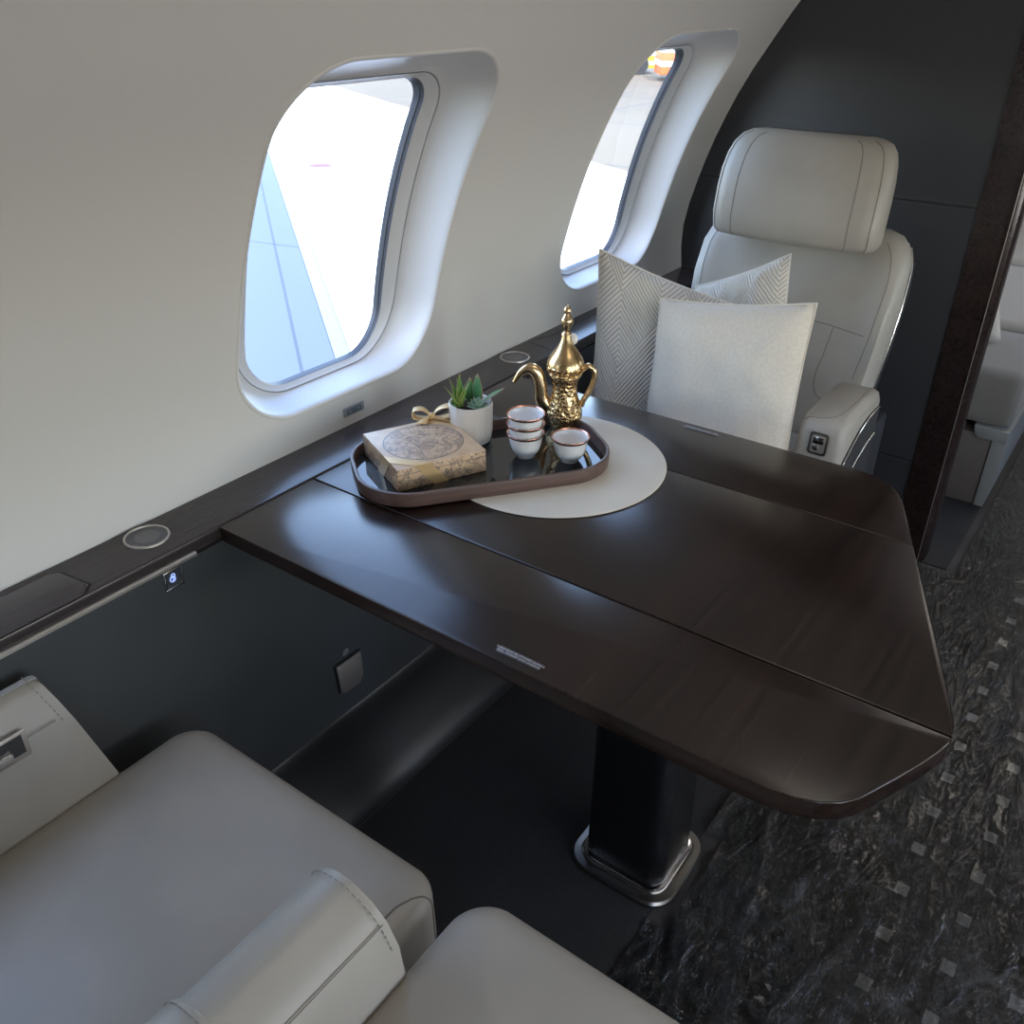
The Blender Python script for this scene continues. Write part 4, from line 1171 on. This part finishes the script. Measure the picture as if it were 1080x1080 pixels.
# ------------------------------------------------------------------ protective film on the aisle carpet
bm = bmesh.new(); nx, ny = 170, 380
xa, xb, ya, yb = -.383, .62, .30, 3.4
def ridge(x, y, fx, fy, k, sh=5):
    w_ = Vector((x*2.2, y*2.2, 3+k)); wx = noise.noise(w_)*.16; wy = noise.noise(w_+Vector((9, 4, 1)))*.16
    return max(0, 1-abs(noise.noise(Vector(((x+wx)*fx, (y+wy)*fy, k))))*sh)**2
def fz(x, y):
    near = max(0, 1-math.hypot(x+.22, (y-1.0)*.8)/.62)            # strongly gathered round the pedestal
    h = .0035 + .0010*abs(noise.noise(Vector((x*30, y*22, 4))))
    h += .011*near*ridge(x, y, 9, 3.0, .3) + .008*near*ridge(x, y, 3.0, 8, 7.7) + .0014*ridge(x, y, 26, 9, 2.2) + .0016*ridge(x, y, 5, 2, 5.1, 9)
    h += .006*max(0, near-.25)*ridge(x, y, 30, 14, 9.1)
    return h
rows = []
for j in range(ny+1):
    rows.append([])
    for i in range(nx+1):
        x = xa+(xb-xa)*i/nx; y = ya+(yb-ya)*(j/ny)**1.35
        rows[-1].append(bm.verts.new((x, y, fz(x, y))))
for j in range(ny):
    for i in range(nx):
        x = rows[j][i].co.x; y = rows[j][i].co.y
        if x < -.352 and .93 < y < 1.16: continue
        if x < -.215 and y > 2.345: continue
        if x < .03 and y < .44: continue
        bm.faces.new((rows[j][i], rows[j][i+1], rows[j+1][i+1], rows[j+1][i]))
o = link('protective_film', bm, M['film'], ang=180, recalc=False); tag(o, 'crinkled clear plastic protective film laid over the aisle carpet', 'plastic film')

# ------------------------------------------------------------------ added fill lights, unseen, brightening walls and seats
def lamp(name, loc, rot, sx, sy, power, col, label):
    li = bpy.data.lights.new(name, 'AREA'); li.shape = 'RECTANGLE'; li.size = sx; li.size_y = sy; li.energy = power; li.color = col
    o = bpy.data.objects.new(name, li); COL.objects.link(o); o.location = loc; o.rotation_euler = rot
    return o
lamp('ceiling_fill_light', (XC-.12, 1.05, 1.785), (0, 0, 0), .5, .6, 2.2, (1, .91, .80), '')  # unseen fill added over the table
lamp('side_fill_light', (XC+1.02, 1.70, 1.36), (0, math.radians(85), 0), .12, 1.1, 12, (1, .955, .90), '')  # unseen fill added for the far seat and its cushions
lamp('low_fill_light', (XC+1.02, 1.0, .72), (0, math.radians(116), 0), .10, 2.8, 13, (1, .965, .92), '')  # unseen fill added to lift the upper left wall
lamp('ceiling_fill_light', (XC, 3.8, 1.78), (0, 0, 0), .3, 1.6, 7, (1, .92, .82), '')

# ------------------------------------------------------------------ outside
bm = bmesh.new(); bmesh.ops.create_grid(bm, x_segments=1, y_segments=1, size=400)
g = G(M['ground']); v = g.coord()
br = g.n('ShaderNodeTexBrick'); br.inputs['Scale'].default_value = 1; br.inputs['Brick Width'].default_value = 9; br.inputs['Row Height'].default_value = 7
br.inputs['Mortar Size'].default_value = .06; br.offset = 0
br.inputs['Color1'].default_value = (.150, .118, .076, 1); br.inputs['Color2'].default_value = (.138, .108, .070, 1); br.inputs['Mortar'].default_value = (.08, .077, .067, 1)
g.l(v, br.inputs['Vector'])
mx = g.n('ShaderNodeMix', data_type='RGBA', blend_type='MULTIPLY'); mx.inputs[0].default_value = .7
g.l(br.outputs[0], mx.inputs[6]); g.l(g.ramp(g.noise(v, .12, 4), [(.35, (.72, .68, .64)), (.6, (1, 1, 1))]), mx.inputs[7]); g.l(mx.outputs[2], g.b.inputs['Base Color'])
for vtx in bm.verts: vtx.co.z = -2.6
struct('ground', bm, M['ground'], 'sunlit pale concrete apron outside the windows', smooth=False)
# wing
w = root('aircraft_wing', (-3.0, 3.0, -1.0)); tag(w, 'pale aircraft wing with near panel tinted for sky reflection outside the large window', 'wing')
def WL(p): return (p[0]+3.0, p[1]-3.0)
def slab(name, pts, z0, z1, m, bev=.01):
    bm = bmesh.new(); extr(bm, [WL(q) for q in pts], 'Z', z0, z1, bev=bev); return link(name, bm, m, w)
blue = mat('wing_skin_sky_tint', (.080, .098, .150), .6, .0)  # blue of the reflected sky painted into the panel colour
white = mat('white_paint', (.84, .85, .86), .35)
K = 1.503
A0, A1 = Vector((-3.03*K, 2.78*K, 0)), Vector((-8.0*K, 6.66*K, 0)); dA = (A1-A0)
P0 = A0 - dA*.42; P1 = A1 + dA*.5
E0, E1 = Vector((-3.26*K, 2.42*K, 0)), Vector((-5.3*K, 4.05*K, 0)); dE = E1-E0
Q0 = E0 - dE*.9; Q1 = E0 + dE*5.2
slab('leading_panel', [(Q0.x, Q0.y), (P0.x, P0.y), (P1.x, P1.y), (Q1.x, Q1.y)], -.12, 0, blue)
nA = Vector((dA.y, -dA.x, 0)).normalized()
if nA.x < 0: nA = -nA
slab('panel_strip', [(P0.x, P0.y), (P0.x+nA.x*.12, P0.y+nA.y*.12), (P1.x+nA.x*.12, P1.y+nA.y*.12), (P1.x, P1.y)], -.12, .004, mat('wing_strip', (.16, .18, .20), .5))
R0 = (P0.x+nA.x*.125, P0.y+nA.y*.125); R1 = (P1.x+nA.x*.125, P1.y+nA.y*.125)
slab('wing_surface', [R0, R1, (-20.3, 15.5), (-20.3, 19.0), (-14.3, 16.0), (-1.6, 9.65), (-1.6, 3.5)], -.12, .002, white)
slab('leading_edge', [(Q0.x, Q0.y), (Q1.x, Q1.y), (Q1.x-.02, Q1.y-.10), (Q0.x-.06, Q0.y-.10)], -.10, -.01, mat('edge_metal', (.85, .80, .68), .2, .6))
bm = bmesh.new()
for off in (.55, ):
    a = P0 - nA*off*.5; b = P1 - nA*off*.35; nn = nA*.012
    bm.faces.new([bm.verts.new((WL(q)[0], WL(q)[1], .0015)) for q in ((a-nn)[:2], (b-nn)[:2], (b+nn)[:2], (a+nn)[:2])])
a = P0.lerp(P1, .415); b = Q0.lerp(Q1, .32)
nn = Vector((.012, .012, 0)); bm.faces.new([bm.verts.new((WL(q)[0], WL(q)[1], .0015)) for q in ((a-nn)[:2], (b-nn)[:2], (b+nn)[:2], (a+nn)[:2])])
link('panel_line', bm, mat('panel_line', (.03, .04, .06), .6), w, smooth=False)
bm = bmesh.new(); bmesh.ops.create_circle(bm, cap_ends=True, segments=28, radius=.19)
for vtx in bm.verts: vtx.co.y *= .9; vtx.co.z = .004
o = link('filler_cap', bm, mat('red_marking', (.14, .055, .065), .7), w, smooth=False, loc=(-7.15*K+3.0, 6.583*K-3.0, 0))
# ground vehicles by the far window
def vehicle(name, loc, rz, col, label, size):
    r = root(name, loc, rz); tag(r, label, 'vehicle'); L_, W_, H_ = size
    m = mat(name+'_paint', col, .4)
    bm = bmesh.new(); extr(bm, [(-L_/2, .28), (-L_/2, H_*.62), (-L_*.1, H_*.62), (0, H_), (L_*.38, H_), (L_*.5, H_*.6), (L_/2, .28)], 'Y', -W_/2, W_/2, bev=.08); link('body', bm, m, r)
    bm = bmesh.new(); extr(bm, [(.02*L_, H_*.66), (.07*L_, H_*.93), (L_*.36, H_*.93), (L_*.45, H_*.66)], 'Y', -W_/2-.02, W_/2+.02); link('cab_window', bm, mat('cab_glass', (.75, .78, .8), .1), r, smooth=False)
    link('side_stripe', B(-L_/2-.01, L_/2+.01, -W_/2-.02, W_/2+.02, H_*.42, H_*.52), mat('stripe_white', (.8, .8, .8), .4), r, smooth=False)
    link('side_stripe', B(-L_/2-.01, L_/2+.01, -W_/2-.02, W_/2+.02, H_*.22, H_*.30), mat('stripe_pale', (.8, .8, .8), .4), r, smooth=False)
    for x in (-.3*L_, .3*L_):
        for y in (-W_/2, W_/2):
            bm = bmesh.new(); bmesh.ops.create_cone(bm, cap_ends=True, segments=24, radius1=.48, radius2=.48, depth=.3, matrix=Matrix.Translation((x, y, .48)) @ Euler((PI/2, 0, 0)).to_matrix().to_4x4()); link('wheel', bm, mat('tyre', (.03, .03, .03), .8), r)
    return r
vehicle('ground_truck', (-20.4, 44.1, -2.6), .63, (.75, .13, .04), 'bright orange red ground service truck parked on the apron, seen through the far window', (5.0, 2.2, 2.9))
vehicle('ground_tug', (-26.1, 44.6, -2.6), .63, (.85, .68, .05), 'yellow ground service tug on the apron beside the orange truck', (4.2, 2.0, 2.0))

# ------------------------------------------------------------------ sky, sun, portals
wd = bpy.data.worlds.new('World'); sc.world = wd; wd.use_nodes = True; nt = wd.node_tree
bg = nt.nodes['Background']
sky = nt.nodes.new('ShaderNodeTexSky'); sky.sky_type = 'NISHITA'; sky.sun_disc = False; sky.sun_elevation = math.radians(52); sky.sun_rotation = math.radians(160)
sky.air_density = 1.0; sky.dust_density = .6
mixn = nt.nodes.new('ShaderNodeMix'); mixn.data_type = 'RGBA'; mixn.inputs[0].default_value = .15
hz = nt.nodes.new('ShaderNodeRGBToBW'); nt.links.new(sky.outputs[0], hz.inputs[0]); nt.links.new(hz.outputs[0], mixn.inputs[7])
nt.links.new(sky.outputs[0], mixn.inputs[6]); nt.links.new(mixn.outputs[2], bg.inputs[0]); bg.inputs[1].default_value = SKY = 1.7
sun = bpy.data.lights.new('sun', 'SUN'); sun.energy = 5; sun.angle = math.radians(.6); sun.color = (1, .95, .86)
so = bpy.data.objects.new('sun', sun); COL.objects.link(so)
sd = Vector((.48, -.30, .82)).normalized(); so.rotation_euler = sd.to_track_quat('Z', 'Y').to_euler()
for side in (-1, 1):
    for cy in WYS:
        if cy < 4.6 and cy > -1.0:
            li = bpy.data.lights.new('window_portal', 'AREA'); li.shape = 'RECTANGLE'; li.size = .34; li.size_y = .56
            o = bpy.data.objects.new('window_portal', li); COL.objects.link(o)
            p = wall(cy, SPc, .10, side); a = wall(cy, SPc, .0, side); dirn = (a-p).normalized()
            o.location = p
            z = -dirn; y_ = (wall(cy, SPc+.1, .1, side)-wall(cy, SPc-.1, .1, side)).normalized(); x_ = y_.cross(z)
            o.matrix_world = Matrix.Translation(p) @ Matrix((x_, y_, z)).transposed().to_4x4()
            li.cycles.is_portal = True

# ------------------------------------------------------------------ camera
cam = bpy.data.cameras.new('camera'); co = bpy.data.objects.new('camera', cam); COL.objects.link(co)
cam.sensor_width = 36; cam.sensor_fit = 'HORIZONTAL'; cam.lens = 950/1080*36; cam.clip_start = .02; cam.clip_end = 900
RM = Matrix(((.8090, -.3010, .5050), (.5880, .4080, -.6980), (.0037, .8621, .5068)))
co.matrix_world = Matrix.Translation((0, 0, 1.39)) @ RM.to_quaternion().to_matrix().to_4x4()
sc.camera = co
sc.view_settings.view_transform = 'Standard'; sc.view_settings.look = 'None'; sc.view_settings.gamma = 1; sc.view_settings.use_curve_mapping = False
sc.view_settings.exposure = 0.0
sc.cycles.use_denoising = True
sc.cycles.max_bounces = 10; sc.cycles.diffuse_bounces = 5; sc.cycles.glossy_bounces = 4; sc.cycles.transparent_max_bounces = 10
sc.cycles.sample_clamp_indirect = 6; sc.cycles.caustics_reflective = False; sc.cycles.caustics_refractive = False
